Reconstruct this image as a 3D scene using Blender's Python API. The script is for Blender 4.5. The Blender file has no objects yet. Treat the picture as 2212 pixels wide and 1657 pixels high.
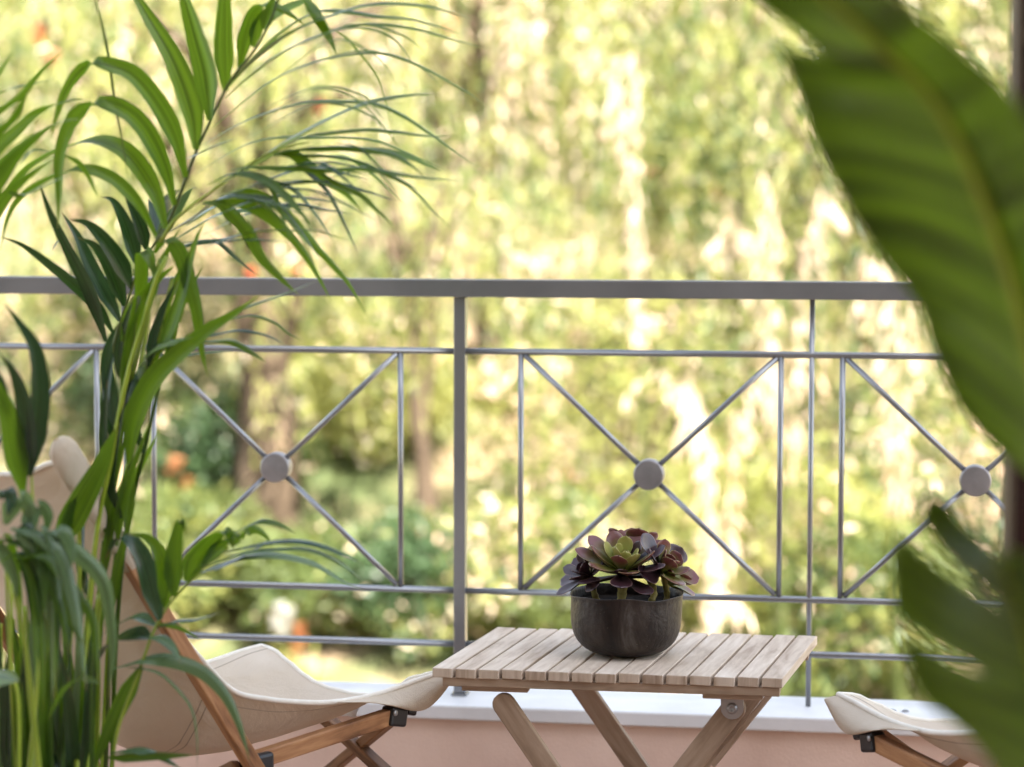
import bpy, bmesh, math, random
import numpy as np
from mathutils import Vector, Matrix, noise
R = math.radians
random.seed(7); rng = np.random.default_rng(7)
S = bpy.context.scene
COL = S.collection
EYE = 1.25
W_, H_, F_ = 2211.0, 1657.0, 5222.0      # survey picture size and focal length in its pixels

# ------------------------------------------------------------------ camera
cd = bpy.data.cameras.new('camera'); cam = bpy.data.objects.new('camera', cd); COL.objects.link(cam)
S.camera = cam
cd.sensor_width = 36; cd.sensor_fit = 'HORIZONTAL'; cd.lens = 36*F_/W_
cd.clip_start = 0.05; cd.clip_end = 400
cam.matrix_world = Matrix.Translation((0, 0, EYE)) @ Matrix.Rotation(math.pi/2-0.072, 4, 'X') @ Matrix.Rotation(0.0018, 4, 'Z')
cd.dof.use_dof = True; cd.dof.focus_distance = 4.55; cd.dof.aperture_fstop = 2.25
CM = cam.matrix_world.to_3x3()

def ray(u, v):
    return CM @ Vector(((u-W_/2)/F_, (H_/2-v)/F_, -1))
def at(u, v, y):                 # point at world depth y seen in survey direction (u, v)
    d = ray(u, v); return Vector((0, 0, EYE)) + d*(y/d.y)
def onz(u, v, z):
    d = ray(u, v); return Vector((0, 0, EYE)) + d*((z-EYE)/d.z)
def onplane(u, v, p, n):
    d = ray(u, v); o = Vector((0, 0, EYE)); return o + d*((p-o).dot(n)/d.dot(n))

# ------------------------------------------------------------------ materials
def nt(name):
    m = bpy.data.materials.new(name); m.use_nodes = True
    t = m.node_tree; b = t.nodes['Principled BSDF']; return m, t, b
def N(t, typ, **kw):
    n = t.nodes.new(typ)
    for k, v in kw.items():
        if k in n.inputs: n.inputs[k].default_value = v
        else: setattr(n, k, v)
    return n
def ramp(t, fac, stops):
    r = t.nodes.new('ShaderNodeValToRGB'); e = r.color_ramp.elements
    while len(e) < len(stops): e.new(0.5)
    for i, (p, c) in enumerate(stops): e[i].position = p; e[i].color = (*c, 1)
    t.links.new(fac, r.inputs[0]); return r
def coords(t, kind='Object', scale=(1, 1, 1)):
    c = t.nodes.new('ShaderNodeTexCoord'); m = t.nodes.new('ShaderNodeMapping'); m.inputs['Scale'].default_value = scale
    t.links.new(c.outputs[kind], m.inputs[0]); return m.outputs[0]
def noise_n(t, vec, scale, detail=4, rough=.55, dist=0):
    n = N(t, 'ShaderNodeTexNoise', Scale=scale, Detail=detail, Roughness=rough, Distortion=dist)
    t.links.new(vec, n.inputs['Vector']); return n.outputs['Fac']
def bump(t, b, h, strength, dist=.002):
    n = N(t, 'ShaderNodeBump', Strength=strength, Distance=dist); t.links.new(h, n.inputs['Height']); t.links.new(n.outputs[0], b.inputs['Normal'])

def simple(name, c1, c2, scale=8, rough=.6, spec=.4, bmp=.15, bscale=None, metal=0, stretch=(1, 1, 1), lo=.3, hi=.7):
    m, t, b = nt(name); v = coords(t, 'Object', stretch)
    f = noise_n(t, v, scale, 6)
    r = ramp(t, f, [(lo, c1), (hi, c2)]); t.links.new(r.outputs[0], b.inputs['Base Color'])
    b.inputs['Roughness'].default_value = rough; b.inputs['Specular IOR Level'].default_value = spec; b.inputs['Metallic'].default_value = metal
    if bmp: bump(t, b, noise_n(t, v, bscale or scale*8, 4), bmp)
    return m

def wood(name, dark, mid, light, rough=.6, streak=1.0):
    m, t, b = nt(name); v = coords(t, 'UV', (1, 1, 1))
    mp = N(t, 'ShaderNodeMapping'); mp.inputs['Scale'].default_value = (60, 4.5, 1); t.links.new(v, mp.inputs[0])
    f = noise_n(t, mp.outputs[0], 1.6, 7, .62, .5)
    mp2 = N(t, 'ShaderNodeMapping'); mp2.inputs['Scale'].default_value = (9, 2.2, 1); t.links.new(v, mp2.inputs[0])
    g = noise_n(t, mp2.outputs[0], 1.5, 4, .6, 1.0)
    a = N(t, 'ShaderNodeMath', operation='MULTIPLY'); a.inputs[1].default_value = .5*streak; t.links.new(f, a.inputs[0])
    a2 = N(t, 'ShaderNodeMath', operation='MULTIPLY_ADD'); a2.inputs[1].default_value = 1-.5*streak; t.links.new(g, a2.inputs[0]); t.links.new(a.outputs[0], a2.inputs[2])
    r = ramp(t, a2.outputs[0], [(.33, dark), (.5, mid), (.68, light)]); t.links.new(r.outputs[0], b.inputs['Base Color'])
    b.inputs['Roughness'].default_value = rough; b.inputs['Specular IOR Level'].default_value = .35
    bump(t, b, f, .35, .001)
    return m

def leafmat(name, c1, c2, trans, tcol, rough=.38, vein=0, scale=6, spec=.5, coat=0):
    m, t, b = nt(name)
    v = coords(t, 'Object')
    f = noise_n(t, v, scale, 3)
    r = ramp(t, f, [(.35, c1), (.65, c2)])
    col = r.outputs[0]
    if vein:
        uv = coords(t, 'UV', (5.5 if vein > 100 else vein, .6, 1))
        w = noise_n(t, uv, 1.0, 3, .6)
        rr = ramp(t, w, [(.34, (.55, .55, .55)), (.5, (1, 1, 1)), (.66, (1.4, 1.36, 1.25))])
        mx = N(t, 'ShaderNodeMix', data_type='RGBA', blend_type='MULTIPLY'); mx.inputs[0].default_value = 1
        t.links.new(col, mx.inputs[6]); t.links.new(rr.outputs[0], mx.inputs[7]); col = mx.outputs[2]
        bump(t, b, w, .3 if vein > 100 else .1, .001)
        if vein > 100:
            uvn = N(t, 'ShaderNodeTexCoord'); sx = N(t, 'ShaderNodeSeparateXYZ'); t.links.new(uvn.outputs['UV'], sx.inputs[0])
            fl_ = N(t, 'ShaderNodeMath', operation='FLOOR'); t.links.new(sx.outputs[1], fl_.inputs[0])
            wn = N(t, 'ShaderNodeTexWhiteNoise', noise_dimensions='1D'); t.links.new(fl_.outputs[0], wn.inputs['W'])
            lv = ramp(t, wn.outputs['Value'], [(0, (.70, .76, .8)), (.6, (1, 1, 1)), (1, (1.35, 1.2, .9))])
            m3 = N(t, 'ShaderNodeMix', data_type='RGBA', blend_type='MULTIPLY'); m3.inputs[0].default_value = 1
            t.links.new(col, m3.inputs[6]); t.links.new(lv.outputs[0], m3.inputs[7])
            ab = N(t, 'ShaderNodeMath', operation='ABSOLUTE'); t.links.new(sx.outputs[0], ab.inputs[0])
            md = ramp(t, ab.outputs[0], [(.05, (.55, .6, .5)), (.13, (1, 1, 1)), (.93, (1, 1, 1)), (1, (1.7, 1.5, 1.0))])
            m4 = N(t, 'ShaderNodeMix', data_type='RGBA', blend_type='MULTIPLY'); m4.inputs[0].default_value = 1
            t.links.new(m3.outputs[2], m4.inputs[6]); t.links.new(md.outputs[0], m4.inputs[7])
            fr_ = N(t, 'ShaderNodeMath', operation='FRACT'); t.links.new(sx.outputs[1], fr_.inputs[0])
            tipm = ramp(t, fr_.outputs[0], [(.90, (0, 0, 0)), (.99, (.9, .9, .9))])
            m5 = N(t, 'ShaderNodeMix', data_type='RGBA'); t.links.new(tipm.outputs[0], m5.inputs[0]); t.links.new(m4.outputs[2], m5.inputs[6]); m5.inputs[7].default_value = (.22, .15, .05, 1)
            col = m5.outputs[2]
    t.links.new(col, b.inputs['Base Color'])
    b.inputs['Roughness'].default_value = rough; b.inputs['Specular IOR Level'].default_value = spec
    tr = N(t, 'ShaderNodeBsdfTranslucent'); tr.inputs[0].default_value = (*tcol, 1)
    if vein:
        mx2 = N(t, 'ShaderNodeMix', data_type='RGBA', blend_type='MULTIPLY'); mx2.inputs[0].default_value = 1
        mx2.inputs[6].default_value = (*tcol, 1); t.links.new(rr.outputs[0], mx2.inputs[7]); t.links.new(mx2.outputs[2], tr.inputs[0])
    ms = N(t, 'ShaderNodeMixShader'); ms.inputs[0].default_value = trans
    t.links.new(b.outputs[0], ms.inputs[1]); t.links.new(tr.outputs[0], ms.inputs[2])
    t.links.new(ms.outputs[0], t.nodes['Material Output'].inputs[0])
    return m

M = {}
M['rail'] = simple('grey_painted_metal', (.225, .23, .24), (.30, .305, .315), 5, .25, .6, .05, 60, metal=.62)
M['disc'] = simple('brushed_grey_boss', (.22, .21, .21), (.32, .30, .30), 22, .40, .6, .2, 50, metal=.5)
M['plaster'] = simple('terracotta_plaster', (.62, .435, .345), (.80, .61, .50), 3.2, .9, .2, .5, 160)
M['coping'] = simple('white_coping_stone', (.52, .51, .50), (.74, .735, .73), 2.6, .5, .4, .25, 70, lo=.25, hi=.6)
M['ceiling'] = simple('white_ceiling_plaster', (.75, .72, .68), (.8, .78, .74), 3, .9, .2, .1)
M['tile'] = simple('terracotta_floor_tile', (.36, .2, .13), (.44, .26, .18), 5, .5, .4, .1)
M['teak'] = wood('oiled_teak', (.09, .035, .014), (.33, .155, .065), (.54, .29, .13), .5, .9)
M['teak_dark'] = wood('dark_teak', (.08, .035, .015), (.24, .12, .05), (.38, .20, .09), .5, .9)
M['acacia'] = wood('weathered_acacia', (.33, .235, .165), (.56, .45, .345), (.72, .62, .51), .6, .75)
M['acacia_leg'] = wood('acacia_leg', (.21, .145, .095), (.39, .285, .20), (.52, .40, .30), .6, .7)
M['black'] = simple('black_plastic', (.012, .012, .014), (.02, .02, .022), 10, .4, .5, .05)
M['steel'] = simple('zinc_steel', (.34, .35, .36), (.48, .48, .48), 20, .38, .5, .1, metal=.7)
def canvas_mat():
    m, t, b = nt('natural_canvas'); v = coords(t, 'Object')
    f = noise_n(t, v, 3.5, 5, .6, .4)
    r = ramp(t, f, [(.3, (.66, .56, .43)), (.7, (.78, .69, .57))]); t.links.new(r.outputs[0], b.inputs['Base Color'])
    b.inputs['Roughness'].default_value = .9; b.inputs['Specular IOR Level'].default_value = .15
    w = noise_n(t, v, 420, 2); w2 = noise_n(t, v, 7, 4, .5, .8)
    a = N(t, 'ShaderNodeMath', operation='MULTIPLY_ADD'); a.inputs[1].default_value = 9.0
    t.links.new(w2, a.inputs[0]); t.links.new(w, a.inputs[2]); bump(t, b, a.outputs[0], .55, .0035)
    tr = N(t, 'ShaderNodeBsdfTranslucent'); tr.inputs[0].default_value = (.75, .60, .44, 1)
    ms = N(t, 'ShaderNodeMixShader'); ms.inputs[0].default_value = .22
    t.links.new(b.outputs[0], ms.inputs[1]); t.links.new(tr.outputs[0], ms.inputs[2]); t.links.new(ms.outputs[0], t.nodes['Material Output'].inputs[0])
    return m
M['canvas'] = canvas_mat()
M['hem'] = simple('canvas_hem', (.74, .68, .58), (.82, .77, .68), 40, .9, .1, .5, 300)
M['thread'] = simple('brown_thread', (.36, .28, .20), (.44, .35, .26), 40, .9, .1, 0)
M['tag'] = simple('white_label', (.75, .75, .74), (.8, .8, .79), 40, .7, .2, 0)
M['ink'] = simple('grey_print', (.2, .2, .22), (.25, .25, .27), 40, .7, .2, 0)
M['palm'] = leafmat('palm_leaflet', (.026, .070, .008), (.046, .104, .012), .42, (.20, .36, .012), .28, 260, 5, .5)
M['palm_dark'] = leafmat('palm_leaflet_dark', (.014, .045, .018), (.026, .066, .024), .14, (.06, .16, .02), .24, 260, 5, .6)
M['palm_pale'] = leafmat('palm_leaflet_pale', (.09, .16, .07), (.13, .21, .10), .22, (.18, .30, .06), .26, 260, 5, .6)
M['stem'] = leafmat('palm_stem', (.22, .33, .02), (.38, .48, .05), .1, (.3, .5, .05), .35, 30, 9, .5)
M['stem_dark'] = leafmat('palm_rachis', (.07, .10, .02), (.12, .16, .03), .1, (.2, .3, .05), .4, 0, 9, .4)
M['big'] = leafmat('broad_leaf', (.080, .115, .022), (.115, .155, .036), .58, (.30, .40, .02), .38, 12, 3, .5)
M['rib'] = leafmat('broad_leaf_rib', (.34, .38, .04), (.42, .45, .06), .35, (.55, .6, .06), .45, 0, 5, .3)
M['soil'] = simple('dark_soil', (.012, .009, .007), (.03, .022, .016), 40, .95, .1, .8, 80)
M['terra_pot'] = simple('grey_planter', (.3, .29, .28), (.36, .35, .34), 5, .7, .3, .2)
M['doorwood'] = simple('brown_door_paint', (.065, .045, .028), (.09, .065, .04), 6, .6, .3, .1)
M['pane'] = simple('maroon_pane', (.02, .005, .004), (.03, .008, .006), 3, .25, .5, 0)
def potmat():
    m, t, b = nt('dark_bronze_pot')
    v = coords(t, 'Object', (14, 14, 3)); f = noise_n(t, v, 1.3, 6, .65, .6)
    v2 = coords(t, 'Object'); g = noise_n(t, v2, 260, 3, .6)
    r = ramp(t, f, [(.36, (.006, .003, .002)), (.5, (.017, .010, .007)), (.62, (.045, .033, .026)), (.72, (.11, .097, .085))])
    sp = ramp(t, g, [(.68, (0, 0, 0)), (.76, (.14, .12, .10))])
    mx = N(t, 'ShaderNodeMix', data_type='RGBA', blend_type='ADD'); mx.inputs[0].default_value = 1
    t.links.new(r.outputs[0], mx.inputs[6]); t.links.new(sp.outputs[0], mx.inputs[7]); t.links.new(mx.outputs[2], b.inputs['Base Color'])
    rr = ramp(t, f, [(.3, (.32,)*3), (.7, (.6,)*3)]); t.links.new(rr.outputs[0], b.inputs['Roughness'])
    b.inputs['Metallic'].default_value = .25; bump(t, b, noise_n(t, v2, 45, 6), .9, .004)
    return m
M['pot'] = potmat()
def succmat(name, base, tip, edge, spec=.5):
    m, t, b = nt(name)      # UV: x 0..1 across, y 0..1 along the leaf
    uvn = N(t, 'ShaderNodeTexCoord'); sx = N(t, 'ShaderNodeSeparateXYZ'); t.links.new(uvn.outputs['UV'], sx.inputs[0])
    n = noise_n(t, uvn.outputs['Object'], 90, 4)
    a = N(t, 'ShaderNodeMath', operation='MULTIPLY_ADD'); a.inputs[1].default_value = .35; t.links.new(n, a.inputs[0]); t.links.new(sx.outputs[1], a.inputs[2])
    r = ramp(t, a.outputs[0], [(.35, base), (.95, tip)])
    # pale rim of the leaf
    s1 = N(t, 'ShaderNodeMath', operation='SUBTRACT'); s1.inputs[1].default_value = .5; t.links.new(sx.outputs[0], s1.inputs[0])
    s2 = N(t, 'ShaderNodeMath', operation='ABSOLUTE'); t.links.new(s1.outputs[0], s2.inputs[0])
    e = ramp(t, s2.outputs[0], [(.465, (0,)*3), (.49, (1,)*3)])
    mx = N(t, 'ShaderNodeMix', data_type='RGBA'); t.links.new(e.outputs[0], mx.inputs[0]); t.links.new(r.outputs[0], mx.inputs[6]); mx.inputs[7].default_value = (*edge, 1)
    t.links.new(mx.outputs[2], b.inputs['Base Color']); b.inputs['Roughness'].default_value = .33; b.inputs['Specular IOR Level'].default_value = spec
    b.inputs['Subsurface Weight'].default_value = .1; b.inputs['Subsurface Radius'].default_value = (.01, .004, .003)
    bump(t, b, n, .25, .001)
    return m
M['succ_mix'] = succmat('succulent_green_red', (.21, .25, .05), (.15, .045, .04), (.42, .38, .15))
M['succ_green'] = succmat('succulent_green', (.28, .36, .08), (.32, .30, .08), (.55, .48, .22))
M['succ_dark'] = succmat('succulent_purple', (.038, .020, .020), (.034, .009, .014), (.26, .15, .12), .7)
M['succ_stem'] = simple('succulent_stem', (.16, .13, .03), (.32, .26, .07), 60, .6, .3, .8, 160)
M['bark'] = simple('grey_brown_bark', (.045, .032, .022), (.11, .08, .055), 12, .95, .1, .8, 40, stretch=(1, 1, .3))
M['lime'] = leafmat('lime_foliage', (.21, .225, .06), (.33, .33, .11), .42, (.50, .50, .15), .5, 0, 1.2)
M['green'] = leafmat('mid_green_foliage', (.075, .105, .03), (.13, .16, .05), .38, (.24, .29, .07), .5, 0, 1.2)
M['deep'] = leafmat('deep_green_foliage', (.035, .07, .028), (.06, .10, .035), .25, (.1, .17, .04), .5, 0, 1.2)
M['straw'] = leafmat('pale_straw_foliage', (.64, .44, .31), (.72, .62, .48), .3, (.64, .50, .36), .6, 0, .8)
M['red'] = leafmat('red_flower', (.45, .06, .025), (.58, .14, .07), .3, (.55, .14, .07), .5, 0, 20)
M['orange'] = leafmat('orange_flower', (.62, .24, .10), (.66, .34, .18), .3, (.6, .3, .14), .5, 0, 20)
M['white_fl'] = leafmat('white_flower', (.75, .73, .7), (.8, .8, .78), .2, (.8, .8, .7), .5, 0, 20)
M['sunlit_soil'] = simple('pale_pink_sunlit_soil', (.58, .38, .27), (.74, .56, .44), 3, .9, .1, .6, 20)  # pale colour imitates bare ground in full sun
def groundmat():
    m, t, b = nt('dry_garden_soil'); v = coords(t, 'Object')
    f = noise_n(t, v, .55, 6, .62, .5); g = noise_n(t, v, 9, 5)
    r = ramp(t, f, [(.38, (.06, .08, .025)), (.5, (.14, .13, .06)), (.60, (.30, .20, .13)), (.74, (.58, .39, .28))])
    r2 = ramp(t, g, [(.3, (.65,)*3), (.7, (1.1,)*3)])
    mx = N(t, 'ShaderNodeMix', data_type='RGBA', blend_type='MULTIPLY'); mx.inputs[0].default_value = 1
    t.links.new(r.outputs[0], mx.inputs[6]); t.links.new(r2.outputs[0], mx.inputs[7]); t.links.new(mx.outputs[2], b.inputs['Base Color'])
    b.inputs['Roughness'].default_value = .95; bump(t, b, g, .6, .05); return m
M['ground'] = groundmat()

# ------------------------------------------------------------------ mesh helpers
class MB:
    def __init__(s): s.v = []; s.f = []; s.uv = []; s.mi = []
    def add(s, vs, fs, uvs=None, mi=0):
        o = len(s.v); s.v += [tuple(p) for p in vs]
        for i, f in enumerate(fs):
            s.f.append(tuple(a+o for a in f)); s.mi.append(mi)
            s.uv.append([uvs[a] for a in f] if uvs is not None else [(0, 0)]*len(f))
        return o
    def build(s, name, mats, parent=None, smooth=True, bevel=0, sub=0, solid=0, origin=None):
        me = bpy.data.meshes.new(name)
        vs = s.v
        if origin is not None:
            O = Vector(origin); vs = [tuple(Vector(p)-O) for p in vs]
        me.from_pydata(vs, [], s.f)
        uvl = me.uv_layers.new(name='UVMap')
        flat = [c for poly in s.uv for uv in poly for c in uv]
        uvl.data.foreach_set('uv', flat)
        if not isinstance(mats, (list, tuple)): mats = [mats]
        for m in mats: me.materials.append(m)
        me.polygons.foreach_set('material_index', s.mi)
        me.polygons.foreach_set('use_smooth', [smooth]*len(me.polygons))
        me.update()
        o = bpy.data.objects.new(name, me); COL.objects.link(o)
        if origin is not None: o.location = origin
        if parent:
            o.parent = parent
            o.matrix_parent_inverse = parent.matrix_world.inverted() if origin is None else Matrix()
        if solid:
            q = o.modifiers.new('t', 'SOLIDIFY'); q.thickness = solid; q.offset = 0
        if sub:
            q = o.modifiers.new('s', 'SUBSURF'); q.levels = sub; q.render_levels = sub
        if bevel:
            q = o.modifiers.new('b', 'BEVEL'); q.width = bevel; q.segments = 2; q.limit_method = 'ANGLE'; q.angle_limit = R(40)
            q.harden_normals = False
            w = o.modifiers.new('w', 'WEIGHTED_NORMAL'); w.keep_sharp = True
        return o

def frame(d, up=Vector((0, 0, 1))):
    d = d.normalized()
    if abs(d.dot(up)) > .98: up = Vector((1, 0, 0))
    x = d.cross(up).normalized(); y = x.cross(d).normalized(); return x, y

def beam(mb, a, b, w, h, up=Vector((0, 0, 1)), mi=0, round_ends=0):
    """rectangular bar a->b, w across (perp to up), h along up; UV in metres along the length"""
    a = Vector(a); b = Vector(b); x, y = frame(b-a, Vector(up)); L = (b-a).length; d = (b-a).normalized()
    ou, ov = random.random()*9, random.random()*9
    c = [(-w/2, -h/2), (w/2, -h/2), (w/2, h/2), (-w/2, h/2)]
    cu = [0, w, w+h, 2*w+h, 2*w+2*h]
    for i in range(4):
        j = (i+1) % 4
        p = [a+x*c[i][0]+y*c[i][1], a+x*c[j][0]+y*c[j][1], b+x*c[j][0]+y*c[j][1], b+x*c[i][0]+y*c[i][1]]
        # shared verts come from merging later; separate quads are fine with bevel off
    vs = [a+x*q[0]+y*q[1] for q in c]+[b+x*q[0]+y*q[1] for q in c]
    o = len(mb.v); mb.v += [tuple(p) for p in vs]
    for i in range(4):
        j = (i+1) % 4
        mb.f.append((o+i, o+4+i, o+4+j, o+j)); mb.mi.append(mi)
        mb.uv.append([(ou+cu[i], ov), (ou+cu[i], ov+L), (ou+cu[i+1], ov+L), (ou+cu[i+1], ov)])
    mb.f.append((o, o+1, o+2, o+3)); mb.mi.append(mi); mb.uv.append([(ou+q[0], ov+q[1]) for q in c])
    mb.f.append((o+7, o+6, o+5, o+4)); mb.mi.append(mi); mb.uv.append([(ou+c[k][0], ov+c[k][1]) for k in (3, 2, 1, 0)])

def box(mb, c, s, ax=Vector((1, 0, 0)), ay=Vector((0, 1, 0)), az=Vector((0, 0, 1)), mi=0):
    c = Vector(c); beam(mb, c-ay*s[1]/2, c+ay*s[1]/2, s[0], s[2], az, mi)

def cr(pts, n):
    """Catmull-Rom resample of points (any dimension) to n samples"""
    P = np.array([list(p) for p in pts], float)
    if len(P) == 2: P = np.vstack([P[0], (P[0]+P[1])/2, P[1]])
    A = np.vstack([2*P[0]-P[1], P, 2*P[-1]-P[-2]])
    seg = np.linalg.norm(np.diff(P, axis=0), axis=1); cum = np.concatenate([[0], np.cumsum(seg)]); cum /= cum[-1]
    out = []
    for t in np.linspace(0, 1, n):
        i = min(int(np.searchsorted(cum, t, side='right'))-1, len(seg)-1); i = max(i, 0)
        u = (t-cum[i])/max(cum[i+1]-cum[i], 1e-9)
        p0, p1, p2, p3 = A[i], A[i+1], A[i+2], A[i+3]
        out.append(.5*((2*p1)+(-p0+p2)*u+(2*p0-5*p1+4*p2-p3)*u*u+(-p0+3*p1-3*p2+p3)*u**3))
    return np.array(out)

def tube(mb, pts, rad, seg=8, mi=0, squash=1, cap=True):
    n = len(pts); P = [Vector(p) for p in pts]
    if not hasattr(rad, '__len__'): rad = [rad]*n
    o = len(mb.v); L = 0; X = None; us = random.random()*5
    for i in range(n):
        d = (P[min(i+1, n-1)]-P[max(i-1, 0)])
        if d.length < 1e-9: d = Vector((0, 0, 1))
        d.normalize()
        if X is None: X, Y = frame(d)
        else:
            X = (X-d*X.dot(d)).normalized(); 
        Y = d.cross(X)
        for k in range(seg):
            a = 2*math.pi*k/seg; mb.v.append(tuple(P[i]+X*math.cos(a)*rad[i]+Y*math.sin(a)*rad[i]*squash))
    for i in range(n-1):
        L2 = L+(P[i+1]-P[i]).length
        for k in range(seg):
            k2 = (k+1) % seg; mb.f.append((o+i*seg+k, o+i*seg+k2, o+(i+1)*seg+k2, o+(i+1)*seg+k)); mb.mi.append(mi)
            w = 2*math.pi*rad[i]/seg
            mb.uv.append([(us+k*w, L), (us+(k+1)*w, L), (us+(k+1)*w, L2), (us+k*w, L2)])
        L = L2
    if cap:
        mb.f.append(tuple(o+k for k in range(seg))[::-1]); mb.mi.append(mi); mb.uv.append([(0, 0)]*seg)
        mb.f.append(tuple(o+(n-1)*seg+k for k in range(seg))); mb.mi.append(mi); mb.uv.append([(0, 0)]*seg)

def grid(mb, rows, mi=0, uvs=None):
    n, m = len(rows), len(rows[0]); o = len(mb.v)
    for r in rows:
        for p in r: mb.v.append(tuple(p))
    for i in range(n-1):
        for j in range(m-1):
            mb.f.append((o+i*m+j, o+i*m+j+1, o+(i+1)*m+j+1, o+(i+1)*m+j)); mb.mi.append(mi)
            q = [(i, j), (i, j+1), (i+1, j+1), (i+1, j)]
            mb.uv.append([uvs(a, b) for a, b in q] if uvs else [(b/(m-1), a/(n-1)) for a, b in q])

def lathe(mb, c, prof, seg=48, wob=None, mi=0):
    c = Vector(c); rows = []
    for i, (r, z) in enumerate(prof):
        row = []
        for k in range(seg+1):
            a = 2*math.pi*(k % seg)/seg
            w = wob(a, z, i) if wob else (1, 0)
            row.append(c+Vector((math.cos(a)*r*w[0], math.sin(a)*r*w[0], z+w[1])))
        rows.append(row)
    grid(mb, rows, mi)

def empty(name, loc, label, cat, group=None, rotz=0):
    o = bpy.data.objects.new(name, None); COL.objects.link(o); o.empty_display_size = .1
    o.location = loc; o.rotation_euler = (0, 0, rotz); tag(o, label, cat, group)
    bpy.context.view_layer.update()
    return o
def tag(o, label=None, cat=None, group=None, kind=None):
    if label: o['label'] = label
    if cat: o['category'] = cat
    if group: o['group'] = group
    if kind: o['kind'] = kind
    return o
def copy_tree(o, parent=None):
    c = o.copy(); COL.objects.link(c)
    if parent is not None: c.parent = parent
    for ch in list(o.children): copy_tree(ch, c)
    return c

# ------------------------------------------------------------------ balcony setting
YAW = -0.15806
RD = Vector((math.cos(YAW), math.sin(YAW), 0)); RN = Vector((-RD.y, RD.x, 0))   # along the rail, outward
R0 = Vector((-0.11208, 5.25, 0))
def rp(s, z, n=0): return R0 + RD*s + RN*n + Vector((0, 0, z))
ZRT = EYE-.1514; ZRB = EYE-.1903; ZB2 = EYE-.3009; ZB3 = EYE-.8258; ZB4 = EYE-.9440
# ledge front and back edges, from the survey
zl = rp(0, 0).z + (EYE - 1.0); 
ZL = onplane(992, 1500, R0, RN).z          # foot of the thick post
print('ledge z', ZL)
pf = onz(1300, 1535, ZL); pb = onz(1300, 1490, ZL)
nf = (pf-R0).dot(RN); nb = (pb-R0).dot(RN); print('ledge n', nf, nb)

mb = MB(); s0, s1 = -6.0, 4.2
prof = [(nf+.012, 0.0), (nf+.012, ZL-.035), (nb-.012, ZL-.035), (nb-.012, -1.6), (nf+.2, -1.6), (nf+.2, -.2), (nf+.012, -.2)]
def extr(mb, prof, a, b, seg=1):
    n = len(prof); o = len(mb.v)
    for i in range(seg+1):
        s = a+(b-a)*i/seg
        for (q, z) in prof: mb.v.append(tuple(rp(s, z, q)))
    for i in range(seg):
        for k in range(n):
            k2 = (k+1) % n; mb.f.append((o+i*n+k, o+i*n+k2, o+(i+1)*n+k2, o+(i+1)*n+k)); mb.mi.append(0); mb.uv.append([(0, 0)]*4)
    mb.f.append(tuple(o+k for k in range(n))[::-1]); mb.mi.append(0); mb.uv.append([(0, 0)]*n)
    mb.f.append(tuple(o+seg*n+k for k in range(n))); mb.mi.append(0); mb.uv.append([(0, 0)]*n)
extr(mb, [(nf+.014, -1.6), (nf+.014, ZL-.034), (nb-.014, ZL-.034), (nb-.014, -1.6)], s0, s1)
par = empty('parapet_wall', rp(0, 0, nf), 'low terracotta-pink plastered wall with white stone coping under the railing', 'wall')
mb.build('wall_body', M['plaster'], par, smooth=False)
mb = MB(); extr(mb, [(nf, ZL-.032), (nf, ZL), (nb, ZL), (nb, ZL-.032)], s0, s1)
mb.build('coping', M['coping'], par, smooth=False, bevel=.004)
mb = MB(); p = onz(1925, 1538, ZL); lathe(mb, p+Vector((0, 0, .001)), [(0.0, .004), (.009, .004), (.011, 0)], 16)
lathe(mb, p+Vector((.03, .004, .001)), [(0.0, .003), (.006, .003), (.008, 0)], 16)
mb.build('fixing_screw', M['rail'], par)

def quad_sheet(name, pts, mat, kind='structure', thick=0):
    mb = MB(); mb.add(pts, [tuple(range(len(pts)))]); o = mb.build(name, mat, smooth=False); tag(o, kind=kind); return o
mb = MB()
fl = [rp(s0, 0, nf+.012), rp(s1, 0, nf+.012), Vector((s1+1, -3, 0)), Vector((s0, -3, 0))]
mb.add([p for p in fl]+[p-Vector((0, 0, .18)) for p in fl], [(0, 1, 2, 3)[::-1], (4, 5, 6, 7), (0, 4, 5, 1), (1, 5, 6, 2), (2, 6, 7, 3), (3, 7, 4, 0)])
tag(mb.build('balcony_floor', M['tile'], smooth=False), kind='structure')
M['house'] = simple('warm_brown_wall', (.24, .20, .165), (.30, .26, .21), 3, .9, .2, .2)
mb = MB(); box(mb, (-.5, -1.6, 4.6), (13, .2, 12.2))
tag(mb.build('house_wall', M['house'], smooth=False), 'tall brown rendered house wall at the inner side of the balcony', 'wall')
# side wall that carries the open door, right of the view
# ------------------------------------------------------------------ railing
rail = empty('railing', rp(0, ZL), 'grey painted metal balcony railing with crossed bars and round bosses', 'railing')
def rbar(name, a, b, w, h, mat='rail', bevel=.0012, up=(0, 0, 1)):
    mb = MB(); beam(mb, a, b, w, h, up); return mb.build(name, M[mat], rail, smooth=False, bevel=bevel)
rbar('top_rail', rp(s0, (ZRT+ZRB)/2), rp(s1, (ZRT+ZRB)/2), .052, ZRT-ZRB, bevel=.003)
g1, W, g2 = .13302, .56043, .06515
period = 2*g1+2*W+2*g2
posts = [k*period for k in (-3, -2, -1, 0, 1, 2)]
def rod0(name, a, b, r):
    mb = MB(); tube(mb, [a, (Vector(a)+Vector(b))/2, b], r, 16); return mb.build(name, M['rail'], rail)
for z in (ZB2, ZB3, ZB4):
    for k in range(len(posts)-1):
        rod0('horizontal_bar', rp(posts[k]+.0125, z-.0075), rp(posts[k+1]-.0125, z-.0075), .0072)
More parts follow.
